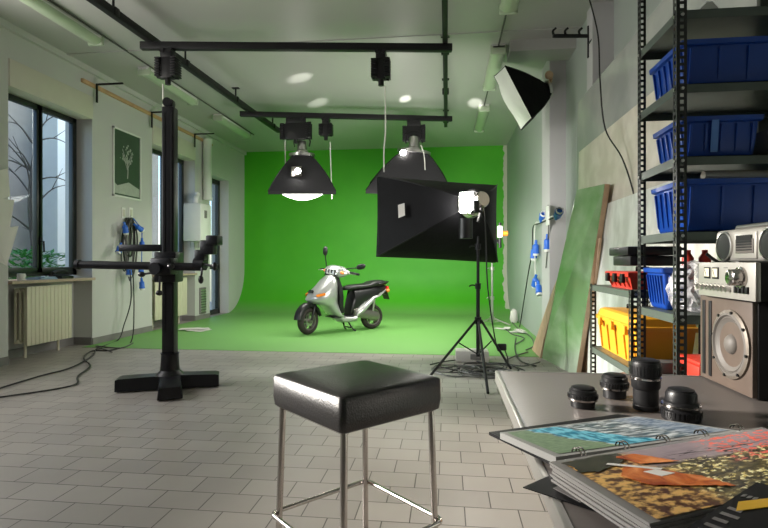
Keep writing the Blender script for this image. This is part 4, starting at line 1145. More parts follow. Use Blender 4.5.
# silver lower body band
bm = new(); secs = []
for x, z0, z1, hw in ((Wf - .50, .22, .36, .15), (Wf - .56, .19, .31, .168), (Wf - .66, .19, .29, .175), (Wf - .78, .20, .30, .175), (.38, .25, .38, .175), (.22, .34, .46, .17), (.05, .45, .55, .16), (-.12, .58, .64, .14), (-.27, .66, .70, .115), (-.36, .70, .73, .07)):
    zc = (z0 + z1) / 2; hz = (z1 - z0) / 2; secs.append([(x, hw * c, zc + hz * s) for c, s in ell(0, 0, 0, 0, n=20, p=3)])
loft(bm, secs); fin('side_fairing', bm, 'silver', angle=60)
# black underseat body
bm = new(); secs = []
for x, z0, z1, hw in ((Wf - .70, .28, .40, .11), (Wf - .74, .28, .55, .12), (Wf - .79, .28, .70, .125), (.40, .31, .735, .135), (.25, .40, .75, .145), (.05, .50, .77, .14), (-.12, .59, .775, .125), (-.26, .66, .78, .10), (-.345, .70, .775, .06)):
    zc = (z0 + z1) / 2; hz = (z1 - z0) / 2; secs.append([(x, hw * c, zc + hz * s) for c, s in ell(0, 0, 0, 0, n=20, p=3)])
loft(bm, secs); fin('underseat_body', bm, 'blackplastic', angle=60)
bm = new(); box(bm, (Wf - .74, -.15, .275), (Wf - .38, .15, .295), .008); fin('floorboard', bm, 'vinyl')
# seat
bm = new(); secs = []
for x, z0, z1, hw in ((.56, .72, .745, .04), (.53, .71, .775, .075), (.42, .715, .80, .115), (.25, .73, .805, .14), (.12, .74, .815, .145), (.04, .75, .85, .145), (-.12, .76, .865, .135), (-.27, .77, .86, .115), (-.35, .78, .84, .08), (-.37, .79, .81, .04)):
    zc = (z0 + z1) / 2; hz = (z1 - z0) / 2; secs.append([(x, hw * c, zc + hz * s) for c, s in ell(0, 0, 0, 0, n=20, p=2.7)])
loft(bm, secs); fin('seat', bm, 'vinyl', angle=60)
bm = new(); tube(bm, [(-.05, .15, .80), (-.25, .14, .82), (-.40, .07, .83), (-.42, 0, .83), (-.40, -.07, .83), (-.25, -.14, .82), (-.05, -.15, .80)], .014, 8); fin('grab_rail', bm, 'blackplastic')
# tail
bm = new(); box(bm, (-.405, -.10, .70), (-.34, .10, .765), .02); fin('tail_lamp', bm, 'redlens', label='red tail lamp')
for s in (-1, 1):
    bm = new(); ico(bm, (-.34, s * .125, .69), .04, (1.2, .7, .8)); fin('turn_signal', bm, 'amber', label='amber rear turn signal')
bm = new(); slab(bm, [(-.35, -.09, .68), (-.35, .09, .68), (-.44, .08, .47), (-.44, -.08, .47)], (.02, 0, .01)); slab(bm, [(-.25, -.07, .66), (-.25, .07, .66), (-.35, .07, .55), (-.35, -.07, .55)], (.06, 0, .03)); fin('rear_mudguard', bm, 'blackplastic')
# engine, exhaust, stand
bm = new(); secs = []
for x, z, hz in ((.42, .30, .06), (.30, .29, .085), (.15, .25, .075), (0, .22, .085), (-.08, .215, .05)):
    secs.append([(x, .10 + .035 * c, z + hz * s) for c, s in ell(0, 0, 0, 0, n=16, p=2.6)])
loft(bm, secs); fin('engine_cover', bm, 'rim', angle=60)
bm = new(); tube(bm, [(.38, -.05, .2), (.2, -.13, .2), (.05, -.15, .27)], .02, 8); tube(bm, [(.12, -.15, .27), (-.25, -.16, .36)], .05, 14, smooth=False); fin('exhaust', bm, 'rim')
bm = new(); tube(bm, [(.05, .10, .28), (.02, .11, .50)], .022, 10, smooth=False); fin('shock_absorber', bm, 'steel')
bm = new()
for s in (-1, 1): tube(bm, [(.52, s * .06, .2), (.45, s * .12, .05), (.40, s * .15, .012)], .013, 8)
tube(bm, [(.46, -.12, .06), (.46, .12, .06)], .01, 8, smooth=False); fin('centre_stand', bm, 'black')
# handlebar head
hx = Wf - .34; hz = 1.0
bm = new(); secs = []
for y, xo, w, h in ((-.25, -.03, .02, .02), (-.21, -.015, .045, .04), (-.14, .0, .095, .08), (-.05, .02, .105, .095), (.05, .02, .105, .095), (.14, .0, .095, .08), (.21, -.015, .045, .04), (.25, -.03, .02, .02)):
    secs.append([(hx + xo + w * c - .25 * h * s, y, hz + h * s) for c, s in ell(0, 0, 0, 0, n=18, p=2.4)])
loft(bm, secs); hd = fin('headset_cover', bm, 'silver', angle=60)
bm = new(); ring = []
for k, (sc_, dx) in enumerate(((1, .0), (.95, .02), (.6, .032))):
    ring.append([(hx + .105 + dx + .02 * 0 - .25 * .05 * s, .125 * sc_ * c, hz - .005 + .05 * sc_ * s) for c, s in ell(0, 0, 0, 0, n=18, p=2.8)])
loft(bm, ring); fin('headlamp', bm, 'glasslens', hd, label='clear headlamp lens')
bm = new()
for y_ in (-.09, -.03, .03, .09): box(bm, (hx + .11, y_ - .008, hz - .055), (hx + .145, y_ + .008, hz + .03), .003)
box(bm, (hx + .10, -.13, hz - .062), (hx + .14, .13, hz - .050), .003)
fin('headlamp', bm, 'blackplastic', hd, label='dark headlamp frame')
for s in (-1, 1):
    bm = new(); ico(bm, (hx + .055, s * .165, hz - .005), .035, (.9, 1.1, .8)); fin('indicator_lens', bm, 'amber', hd)
bm = new(); cyl(bm, (hx - .03, 0, .86), (hx, 0, .97), .05, n=16); fin('steering_column', bm, 'blackplastic')
for s in (-1, 1):
    bm = new(); tube(bm, [(hx - .03, s * .22, hz), (hx - .06, s * .27, hz), (hx - .09, s * .39, hz - .01)], .019, 10); g_ = fin('grip', bm, 'blackplastic')
    bm = new(); tube(bm, [(hx - .01, s * .23, hz), (hx + .02, s * .28, hz - .005), (hx - .02, s * .38, hz - .015)], .007, 8); fin('brake_lever', bm, 'steel', g_)
    bm = new(); mc = V((hx, -.22, hz + .27)) if s < 0 else V((hx - .02, .42, hz + .10))
    tube(bm, [(hx - .03, s * .19, hz + .01), (hx - .02, s * .21, hz + .06), mc], .008, 8); mr_ = fin('mirror_stalk', bm, 'black')
    bm = new(); secs = []
    for q, r_ in ((-.025, .6), (-.01, .95), (.012, 1)):
        lw, lh = ((.042, .075) if s < 0 else (.085, .045)); secs.append([(mc.x - q, mc.y + lw * r_ * c * 1.0 + (.0 if s < 0 else .05), mc.z + lh * r_ * s_ + (.03 if s < 0 else .02) + .25 * lw * c) for c, s_ in ell(0, 0, 0, 0, n=18, p=2.1)])
    loft(bm, secs); fin('mirror', bm, 'blackplastic', mr_, angle=60)

# ------------------------------------------------------------------ table
ZT = .75
e0 = onZ(497, 371, ZT); e1 = onZ(560, 528, ZT); xe = (e0.x + e1.x) / 2; ye = e0.y
print('table edge', e0, e1)
t = thing('work_table', 'dark grey laminate work table with metal edge in the right foreground', 'table', ((xe + 1.5) / 2, .8, 0))
bm = new(); box(bm, (xe + .006, -.1, ZT - .03), (1.5, ye - .006, ZT), .002); obj('tabletop', bm, 'table', t)
bm = new(); box(bm, (xe, -.1, ZT - .034), (xe + .012, ye, ZT + .0015), .002); box(bm, (xe, ye - .006, ZT - .034), (1.5, ye + .002, ZT + .0015), .002); obj('edge_strip', bm, 'edge', t)
for x_, y_ in ((xe + .25, .0), (xe + .25, ye - .2), (1.42, 0), (1.42, ye - .1)):
    bm = new(); box(bm, (x_ - .02, y_ - .02, 0), (x_ + .02, y_ + .02, ZT - .03), .003); obj('leg', bm, 'steel', t)
bm = new(); box(bm, (xe + .25, ye - .22, ZT - .09), (1.42, ye - .18, ZT - .035), .003); obj('apron', bm, 'steel', t)

# lenses
def lens(px, pyb, r, h, label, kind):
    c = onZ(px, pyb, ZT + .0015); c = c + V((0, r * .6, 0))
    t = thing('camera_lens', label, 'camera lens', c, 0, 'camera lenses on the table')
    top = c + V((0, 0, 1))
    if kind == 'tall': pr = [(0, 0), (r * .86, 0), (r * .88, h * .08), (r * .84, h * .1), (r * .84, h * .42), (r * .95, h * .47), (r * .98, h * .62), (r * .93, h * .64), (r * .93, h * .7), (r, h * .72), (r * 1.02, h * .95), (r * .98, h), (0, h)]
    elif kind == 'flare': pr = [(0, 0), (r * .98, 0), (r * 1.02, h * .1), (r * 1.0, h * .34), (r * .9, h * .38), (r * .88, h * .62), (r * .8, h * .66), (r * .8, h * .9), (r * .72, h), (0, h)]
    else: pr = [(0, 0), (r * .82, 0), (r * .84, h * .36), (r * .9, h * .4), (r, h * .5), (r, h * .74), (r * .93, h * .78), (r * .93, h * .94), (r * .85, h), (0, h)]
    bm = new(); lathe(bm, pr, c, top, 36); b_ = obj('barrel', bm, 'blackplastic', t, angle=30)
    hb = {'tall': .66, 'flare': .5, 'short': .45}[kind] * h; rb = {'tall': 1.0, 'flare': .97, 'short': .98}[kind] * r
    bm = new(); lathe(bm, [(rb * .9, hb - .0022), (rb * 1.03, hb - .0022), (rb * 1.03, hb + .0022), (rb * .9, hb + .0022)], c, top, 36); obj('silver_ring', bm, 'chrome', t, label='bright silver ring')
    bm = new(); n = 30; z0, z1 = {'tall': (.74, .92), 'flare': (.12, .32), 'short': (.54, .72)}[kind]
    for i in range(n):
        a_ = 2 * PI * i / n; m_ = Matrix.Translation(c) @ Matrix.Rotation(a_, 4, 'Z'); box(bm, (r * .98, -.0018, h * z0), (r * 1.035, .0018, h * z1), mtx=m_)
    obj('focus_grip', bm, 'blackplastic', t)
    bm = new(); rc = r * {'tall': .9, 'flare': .66, 'short': .8}[kind]; lathe(bm, [(0, h), (rc, h), (rc, h + .004), (rc * .8, h + .006), (0, h + .0055)], c, top, 30); obj('lens_cap', bm, 'black', t)
lens(585, 408.5, .034, .042, 'short camera lens at far left of the group on the table', 'short')
lens(617, 399, .034, .054, 'medium camera lens standing second from left behind the others', 'short')
lens(649, 411, .033, .112, 'tall camera zoom lens standing in the middle of the group', 'tall')
lens(686, 422, .040, .062, 'wide flared camera lens at the right of the group', 'flare')

# open album
za_ = ZT + .030
def OT(px, py, z): return onZ(px, py, z)
alb = thing('photo_album', 'open ring binder photo album with colour prints on the table', 'album', OT(600, 450, ZT))
def lay(pts, z, th): return [OT(x, y, z) for x, y in pts], V((0, 0, -th))
# cover
bm = new(); P, o_ = lay([(489, 432), (618, 414), (742, 430), (560, 466)], ZT + .012, .006); slab(bm, P, o_)
P, o_ = lay([(553, 464), (768, 428), (868, 478), (650, 542)], ZT + .009, .006); slab(bm, P, o_); obj('cover', bm, 'black', alb)
# far page block, near page block
far = [(500, 432.5), (636, 416), (742, 431), (556, 457)]
near = [(551, 462), (764, 427), (880, 472), (652, 524)]
ZF = ZT + .024; ZN = ZT + .040
bm = new(); slab(bm, [OT(x, y, ZF) for x, y in far], (0, 0, -.012)); obj('far_page', bm, mat('grey_page', (.30, .30, .29), .35), alb)
bm = new()
PN = [OT(x, y, ZN) for x, y in near]
for k in range(7):
    z0 = -.001 - k * .0042; j = V((random.uniform(-.003, .003), random.uniform(-.003, .003), 0)); slab(bm, [p + V((0, 0, z0)) + j for p in PN], (0, 0, -.0034))
obj('page_stack', bm, mat('plastic_page_edges', (.26, .25, .24), .25), alb)
def onquad(Q, u, v, up=.0): 
    return (Q[0] * (1 - u) * (1 - v) + Q[1] * u * (1 - v) + Q[2] * u * v + Q[3] * (1 - u) * v) + V((0, 0, up))
PF = [OT(x, y, ZF) for x, y in far]
def patch(Q, uv, m, k, par, name='print_area', rag=0):
    bm = new(); pts = []
    n = len(uv)
    for i in range(n):
        a_, b_ = V((*uv[i], 0)), V((*uv[(i + 1) % n], 0)); st = 8 if rag else 1
        for j in range(st):
            p = a_.lerp(b_, j / st); pts.append((p.x + random.uniform(-rag, rag), p.y + random.uniform(-rag, rag)))
    slab(bm, [onquad(Q, min(max(u, .0), 1), min(max(v, 0), 1), .0006 * k) for u, v in pts], (0, 0, -.0004)); obj(name, bm, m, par, smooth=False)
def print_sheet(name, Q, uv, m):
    bm = new(); L = bm.loops.layers.uv.new('UVMap'); n = 24
    (ua, va), (ub, vb) = uv
    vs = [[bm.verts.new(onquad(Q, ua + (ub - ua) * i / n, va + (vb - va) * j / n, .0009)) for j in range(n + 1)] for i in range(n + 1)]
    for i in range(n):
        for j in range(n):
            f = bm.faces.new([vs[i][j], vs[i + 1][j], vs[i + 1][j + 1], vs[i][j + 1]])
            for lp, (a, b) in zip(f.loops, ((i, j), (i + 1, j), (i + 1, j + 1), (i, j + 1))): lp[L].uv = (a / n, b / n)
    return obj(name, bm, m, alb, smooth=False)
pf = print_sheet('shore_print', PF, ((.03, .05), (.97, .93)), 'shore')
pn = print_sheet('garden_print', PN, ((.03, .05), (.985, .97)), 'garden')
patch(PN, [(.03, .06), (.25, .05), (.26, .16), (.10, .30), (.03, .25)], 'ph_dark', 3.8, pn, rag=.012)
patch(PN, [(.13, .42), (.20, .28), (.38, .62), (.42, .82), (.30, .72), (.18, .62)], 'ph_orangeflat', 4.6, pn, rag=.006)
patch(PN, [(.22, .12), (.30, .12), (.40, .36), (.26, .30)], 'ph_orangeflat', 4.8, pn, rag=.004)
patch(PN, [(.145, .22), (.16, .20), (.30, .42), (.285, .44)], 'paper', 5.2, pn)
patch(PN, [(.22, .42), (.27, .42), (.31, .52), (.25, .53)], 'paper', 5.4, pn)
for k in range(5):
    bm = new(); u = .10 + .2 * k; c = (onquad(PF, u, .97) + onquad(PN, u, .03)) / 2; c.z = ZT + .036
    dd = (PF[3] - PF[0]).normalized(); P = []
    for j in range(13):
        a_ = PI * j / 12; P.append(c + dd * .010 * math.cos(a_) + V((0, 0, .009 * math.sin(a_))))
    tube(bm, P, .0013, 6, smooth=False); P2 = [p + (PF[2] - PF[3]).normalized() * .008 for p in P]; tube(bm, P2, .0013, 6, smooth=False)
    obj('binder_ring', bm, 'chrome', alb)

# black folder beneath the album and black booklet at the front
bm = new(); slab(bm, [OT(x, y, ZT + .0035) for x, y in ((523, 487), (566, 468), (640, 500), (612, 516))], (0, 0, -.0015)); 
fo = tag(obj('black_folder', bm, 'black'), 'black folder sticking out from under the left side of the album', 'folder')
bm = new(); slab(bm, [OT(x, y, ZT + .0042) for x, y in ((553, 488), (578, 478), (610, 498), (580, 502))], (0, 0, -.0006)); obj('grey_print', bm, 'baseb', fo)
t = thing('black_booklet', 'black booklet with yellow band at the bottom right corner of the table', 'booklet', OT(730, 510, ZT))
zb3 = ZT + .048
PB = [OT(x, y, zb3) for x, y in ((668, 540), (757, 482), (830, 500), (760, 580))]
bm = new(); slab(bm, PB, (0, 0, -.006)); obj('cover', bm, 'black', t)
bm = new(); slab(bm, [onquad(PB, u, v, .0012) for u, v in ((.52, .22), (.64, .12), (.95, .62), (.86, .75))][::1], (0, 0, -.0008)) ; obj('yellow_band', bm, 'yellowband', t)
bm = new()
for k in range(5):
    u = .18 + .085 * k; slab(bm, [onquad(PB, u, .1, .001), onquad(PB, u + .03, .1, .001), onquad(PB, u + .03, .28 + .05 * (k % 2), .001), onquad(PB, u, .28 + .05 * (k % 2), .001)], (0, 0, -.0006))
for k in range(9):
    v0 = .06 + k * .075; slab(bm, [onquad(PB, .72, v0, .001), onquad(PB, .76, v0, .001), onquad(PB, .77, v0 + .05, .001), onquad(PB, .73, v0 + .05, .001)], (0, 0, -.0006))
mk = obj('printed_marks', bm, 'baseb', t); mk['kind'] = 'stuff'

# loudspeaker lying on its side, amplifier and radio
sx = .765; sy0 = 1.412; sy1 = ye - .012; sh = .25
t = thing('loudspeaker', 'brown wooden loudspeaker lying on its side on the table', 'speaker', (sx + .12, (sy0 + sy1) / 2, ZT + .002))
zb4 = ZT + .002
bm = new(); box(bm, (sx + .012, sy0, zb4), (sx + .30, sy1, zb4 + sh), .004); obj('cabinet', bm, 'black', t)
bm = new(); box(bm, (sx, sy0 + .003, zb4 + .003), (sx + .014, sy1 - .003, zb4 + sh - .003), .002); bf_ = obj('baffle', bm, 'speakerwood', t)
cyw = sy0 + .100; czw = zb4 + sh / 2; rw_ = .088
bm = new(); lathe(bm, [(rw_, -.002), (rw_, .008), (rw_ * .9, .010), (rw_ * .86, .004), (rw_ * .82, .007), (rw_ * .76, .003), (rw_ * .4, -.012), (rw_ * .26, -.012)], (sx, cyw, czw), (sx - 1, cyw, czw), 40); w_ = obj('woofer', bm, 'cone', t, angle=60)
bm = new(); lathe(bm, [(rw_ * 1.06, -.001), (rw_ * 1.06, .006), (rw_ * .97, .009), (rw_ * .97, -.001)], (sx, cyw, czw), (sx - 1, cyw, czw), 40); obj('rim', bm, 'speakerring', w_)
bm = new(); ico(bm, (sx + .004, cyw, czw), rw_ * .32, (.7, 1, 1), 3); obj('dust_cap', bm, 'cone', w_)
bm = new()
for k in range(8):
    a_ = 2 * PI * k / 8 + .2; p_ = V((sx, cyw + rw_ * 1.0 * math.cos(a_), czw + rw_ * 1.0 * math.sin(a_))); bm = new(); cyl(bm, p_, p_ - V((.012, 0, 0)), .004, n=8); obj('screw', bm, 'black', w_)
bm = new()
for yy in (sy1 - .028, sy1 - .065): box(bm, (sx - .003, yy - .008, zb4 + .015), (sx + .002, yy + .008, zb4 + sh - .015), .002)
obj('port_slot', bm, 'black', t)
# amplifier
za4 = zb4 + sh + .001; ah = HC - za4 - .001; ax_ = .745; ay0 = 1.358; ay1 = 1.645
t = thing('amplifier', 'silver stereo amplifier with two meters stacked on the loudspeaker', 'amplifier', (ax_ + .12, (ay0 + ay1) / 2, za4))
bm = new(); box(bm, (ax_ + .008, ay0 + .004, za4), (ax_ + .28, ay1 - .004, za4 + ah), .003); obj('case', bm, 'black', t)
bm = new(); box(bm, (ax_ - .004, ay0, za4), (ax_ + .009, ay1, za4 + ah), .002); fp_ = obj('front_panel', bm, 'alu', t)
def am(f): return ay1 - (ay1 - ay0) * f
bm = new()
for f in (.13, .29):
    bm = new(); box(bm, (ax_ - .006, am(f + .12), za4 + ah * .52), (ax_ - .003, am(f), za4 + ah * .86), .001); mo = obj('meter', bm, 'black', t)
    bm = new(); box(bm, (ax_ - .007, am(f + .105), za4 + ah * .58), (ax_ - .0055, am(f + .015), za4 + ah * .82)); obj('dial', bm, 'cream', mo)
    bm = new(); tube(bm, [(ax_ - .0078, am(f + .06), za4 + ah * .59), (ax_ - .0078, am(f + .03), za4 + ah * .78)], .0007, 5, smooth=False); obj('needle', bm, 'black', mo)
bm = new(); kc = V((ax_ - .004, am(.79), za4 + ah * .6)); lathe(bm, [(.028, 0), (.028, .005), (.022, .006), (.021, .028), (.018, .03), (0, .03)], kc, kc - V((1, 0, 0)), 28); obj('volume_knob', bm, 'chrome', t)
for f in (.06, .16, .24, .31, .38, .45, .52, .60):
    bm = new(); kc = V((ax_ - .004, am(f), za4 + ah * .27)); lathe(bm, [(.007, 0), (.007, .012), (0, .012)], kc, kc - V((1, 0, 0)), 12); tube(bm, [kc - V((.01, 0, 0)), kc + V((-.02, 0, .008))], .0025, 6, smooth=False); obj('control_knob', bm, 'steel', t)
for f in (.70, .76, .82, .88):
    bm = new(); box(bm, (ax_ - .010, am(f + .03), za4 + ah * .18), (ax_ - .003, am(f), za4 + ah * .36), .001); obj('push_button', bm, 'black', t)
bm = new()
for k, f in enumerate((.50, .515, .53, .545, .56)): box(bm, (ax_ - .0048, am(f + .009), za4 + ah * .84), (ax_ - .0039, am(f), za4 + ah * .865))
for f in (.07, .17, .25, .32, .39, .46, .53, .61): box(bm, (ax_ - .0048, am(f + .03), za4 + ah * .38), (ax_ - .0039, am(f), za4 + ah * .395))
obj('panel_marking', bm, 'baseb', t)
# portable radio
rx_ = .79; ry1 = 1.65; ry0 = 1.325; rz0 = HC + .001; rh = .09
t = thing('portable_radio', 'silver portable stereo radio with two round speakers on top of the amplifier', 'radio', (rx_ + .04, (ry0 + ry1) / 2, rz0))
bm = new(); box(bm, (rx_, ry0, rz0), (rx_ + .09, ry1, rz0 + rh), .012, seg=3); obj('case', bm, 'alu', t)
for yc_ in (ry1 - .055, ry0 + .058):
    bm = new(); c_ = V((rx_, yc_, rz0 + rh * .48)); lathe(bm, [(.042, -.001), (.042, .005), (.038, .006), (.037, .002), (0, .001)], c_, c_ - V((1, 0, 0)), 32); sp_ = obj('speaker_ring', bm, 'steel', t)
    bm = new(); lathe(bm, [(.037, .0015), (.035, .0045), (.02, .0055), (0, .0058)], c_, c_ - V((1, 0, 0)), 32); obj('speaker_grille', bm, 'blackplastic', sp_)
bm = new(); mid = (ry1 - .110, ry0 + .112)
box(bm, (rx_ - .004, mid[1], rz0 + .008), (rx_ + .002, mid[0], rz0 + rh - .012), .002); dk = obj('tape_deck', bm, 'alu', t)
bm = new(); box(bm, (rx_ - .006, mid[1] + .010, rz0 + .022), (rx_ - .003, mid[0] - .010, rz0 + rh - .03), .001); obj('deck_window', bm, 'cone', dk)
bm = new()
for k in range(6): box(bm, (rx_ - .0075, mid[1] + .016, rz0 + .030 + k * .0065), (rx_ - .0058, mid[0] - .016, rz0 + .033 + k * .0075))
obj('deck_lines', bm, 'black', dk)
bm = new(); tube(bm, [(rx_ + .045, ry1 - .03, rz0 + rh - .003), (rx_ + .045, ry1 - .035, rz0 + rh + .009), (rx_ + .045, ry0 + .035, rz0 + rh + .009), (rx_ + .045, ry0 + .03, rz0 + rh - .003)], .006, 8, smooth=False); obj('carry_handle', bm, 'steel', t)

# ------------------------------------------------------------------ shelving
def slotted(bm, x, y, sx_, sy_, h, w=.036, th=.002, pitch=.026, hole=.014):
    """L profile; corner at x,y, flanges toward sx_ (x) and sy_ (y)"""
    rail_ = (w - hole) / 2
    n = int(h / pitch)
    for ax in (0, 1):
        s = sx_ if ax == 0 else sy_
        def b_(a, b, z0, z1):
            lo_, hi_ = sorted((s * a, s * b))
            if ax == 0: box(bm, (x + lo_, min(y, y + sy_ * th), z0), (x + hi_, max(y, y + sy_ * th), z1))
            else: box(bm, (min(x, x + sx_ * th), y + lo_, z0), (max(x, x + sx_ * th), y + hi_, z1))
        b_(0, rail_, 0, h); b_(w - rail_, w, 0, h)
        for k in range(n): b_(rail_, w - rail_, k * pitch, k * pitch + pitch * .42)
def shelf_unit(name, label, x0, x1, ya, yb, h, levels, lip=.034):
    t = thing(name, label, 'shelving', ((x0 + x1) / 2, (ya + yb) / 2, 0))
    for (x, y, sx_, sy_) in ((x0, ya, 1, 1), (x0, yb, 1, -1), (x1, ya, -1, 1), (x1, yb, -1, -1)):
        bm = new(); slotted(bm, x, y, sx_, sy_, h); obj('post', bm, 'post', t, smooth=False)
    for z in levels:
        bm = new(); e = .003
        box(bm, (x0 + e, ya + e, z - .003), (x1 - e, yb - e, z))
        for a, b, c, d in ((x0 + e, x1 - e, ya + e, ya + e + .003), (x0 + e, x1 - e, yb - e - .003, yb - e), (x0 + e, x0 + e + .003, ya + e, yb - e), (x1 - e - .003, x1 - e, ya + e, yb - e)):
            box(bm, (a, c, z - lip), (b, d, z))
        sh_ = obj('shelf', bm, 'shelf', t, smooth=False)
        bm = new()
        for bx in (x0 + .02, x1 - .02):
            cyl(bm, (bx, ya + .006, z - .017), (bx, ya - .004, z - .017), .006, n=8)
        for by in (ya + .02, yb - .02): cyl(bm, (x0 + .006, by, z - .017), (x0 - .004, by, z - .017), .006, n=8)
        obj('bolt', bm, 'steel', sh_)
    return t
mx0 = .868; mya = onX(677, 200, mx0).y; myb = onX(640, 200, mx0).y + .03
print('shelf', mx0, mya, myb)
LV = [.30, .60, .885, 1.205, 1.49, 1.765, 2.045, 2.33]
LVs = [z + .012 for z in LV]
shelf_unit('shelving_unit', 'tall slotted steel shelving unit holding blue bins behind the table', mx0, 1.47, mya, myb, 2.6, LVs)
lx0 = .85; lya = myb + .03; lyb = onX(590, 300, lx0).y
lz1 = .965; lz2 = .60
shelf_unit('shelving_unit', 'low slotted steel shelf unit with tool boxes behind the tall unit', lx0, 1.18, lya, lyb, lz1 + .005, [.25, lz2, lz1])
def bin_(x0, x1, y0, y1_, z, h, label, m='bluebin', flare=.018, ribs=True):
    t = thing('storage_bin', label, 'storage bin', ((x0 + x1) / 2, (y0 + y1_) / 2, z), 0, 'blue bins on the shelves')
    def rc(d, zz, r=.012): 
        out = []
        for cx, cy, a0, X, Y in ((1, 1, 0, x1, y1_), (-1, 1, PI / 2, x0, y1_), (-1, -1, PI, x0, y0), (1, -1, 3 * PI / 2, x1, y0)):
            for j in range(4):
                a_ = a0 + j / 3 * PI / 2; out.append((X - cx * (r + d) + r * math.cos(a_), Y - cy * (r + d) + r * math.sin(a_), zz))
        return out
    bm = new(); loft(bm, [rc(flare + .008, z + .001), rc(flare, z + .012), rc(.006, z + h - .025), rc(.006, z + h), rc(.010, z + h), rc(.010, z + h - .02), rc(flare + .006, z + .014), rc(flare + .06, z + .008)])
    br_ = new(); loft(br_, [rc(.004, z + h - .022), rc(-.006, z + h - .018), rc(-.008, z + h), rc(.004, z + h + .003), rc(.010, z + h + .001)], cap=False); obj('rim', br_, m, t, angle=50)
    if ribs:
        n = 6
        for k in range(n):
            y = y0 + .03 + (y1_ - y0 - .06) * k / (n - 1)
            slab(bm, [(x0 + flare, y - .004, z + .02), (x0 + .006, y - .004, z + h - .03), (x0 - .003, y - .004, z + h - .03), (x0 + flare - .006, y - .004, z + .03)], (0, .008, 0))
        n = 5
        for k in range(n):
            x = x0 + .03 + (x1 - x0 - .06) * k / (n - 1)
            slab(bm, [(x - .004, y0 + flare, z + .02), (x - .004, y0 + .006, z + h - .03), (x - .004, y0 - .003, z + h - .03), (x - .004, y0 + flare - .006, z + .03)], (.008, 0, 0))
    obj('tub', bm, m, t, angle=50)
    return t
bx0 = mx0 + .035
by0, by1 = mya + .03, myb - .06
bin_(bx0, 1.38, by0, by1, LVs[5] + .001, .175, 'blue storage bin on the highest shelf in view')
t = bin_(bx0, 1.185, by0, by1 - .04, LVs[4] + .001, .155, 'blue storage bin with light label strip on the second highest shelf')
bm = new(); slab(bm, [(bx0 + .10, by0 + .006, LVs[4] + .02), (bx0 + .125, by0 + .006, LVs[4] + .02), (bx0 + .125, by0 - .008, LVs[4] + .14), (bx0 + .10, by0 - .008, LVs[4] + .14)], (0, -.002, 0)); obj('label_strip', bm, mat('pale_blue_strip', (.10, .24, .62), .4), t)
bin_(bx0, 1.42, by0, by1 - .02, LVs[3] + .001, .20, 'wide deep blue storage bin behind the portable radio')
bin_(bx0 - .015, bx0 + .085, by1 - .17, by1 + .03, LVs[2] + .001, .175, 'small blue storage bin standing beside the clear plastic bag')
# things on the top shelf
bm = new(); z = LVs[6] + .001; slab(bm, [(.95, mya + .12, z), (1.12, mya + .12, z), (1.07, mya + .16, z + .10), (1.05, mya + .16, z + .10)], (0, .12, 0)); tag(obj('wedge_block', bm, 'white'), 'pale wedge-shaped piece on the top shelf', 'block')
bm = new(); z = LVs[4] + .001; box(bm, (1.22, by0 + .02, z), (1.40, by1, z + .11), .006); tag(obj('grey_case', bm, 'baseb'), 'grey case on the shelf right of the labelled blue bin', 'case')
bm = new(); z = LVs[3] + .001 + .207; a_ = V((1.02, by0 + .10, z + .022)); tube(bm, [a_, a_ + V((.35, .02, 0))], .02, 10, smooth=False); tag(obj('rolled_paper', bm, 'panel_cream'), 'cream roll lying on the wide blue bin', 'roll')
# clear bag and odds on the shelf with the amplifier in front
z = LVs[2] + .001
bm = new(); bmesh.ops.create_icosphere(bm, subdivisions=4, radius=.085)
for v in bm.verts:
    q = v.co.copy(); v.co = V((q.x * 1.15, q.y * .9, max(q.z * 1.3, -.08)))
    v.co += v.co.normalized() * random.uniform(-.010, .010)
bmesh.ops.translate(bm, vec=(mx0 + .125, mya + .14, z + .09), verts=bm.verts); tag(obj('plastic_bag', bm, 'bag', smooth=True), 'crumpled clear plastic bag between the small blue bin and the amplifier', 'bag')
bm = new(); tube(bm, [(1.0, mya + .06, LVs[2] + .235), (1.06, mya + .06, LVs[2] + .20), (1.15, mya + .06, LVs[2] + .235), (1.3, mya + .06, LVs[2] + .23)], .006, 6); tag(obj('hanging_strap', bm, 'cable'), 'black strap under the wide blue bin behind the radio', 'strap')
for k, (x_, lab) in enumerate(((1.05, 'left red canister behind the portable radio'), (1.12, 'right red canister behind the portable radio'))):
    bm = new(); lathe(bm, [(0, 0), (.024, 0), (.024, .22), (.012, .24), (.012, .255), (0, .255)], (x_, myb - .08, z), (x_, myb - .08, z + 1), 18); tag(obj('red_canister', bm, 'red'), lab, 'canister', 'red canisters on the shelf')

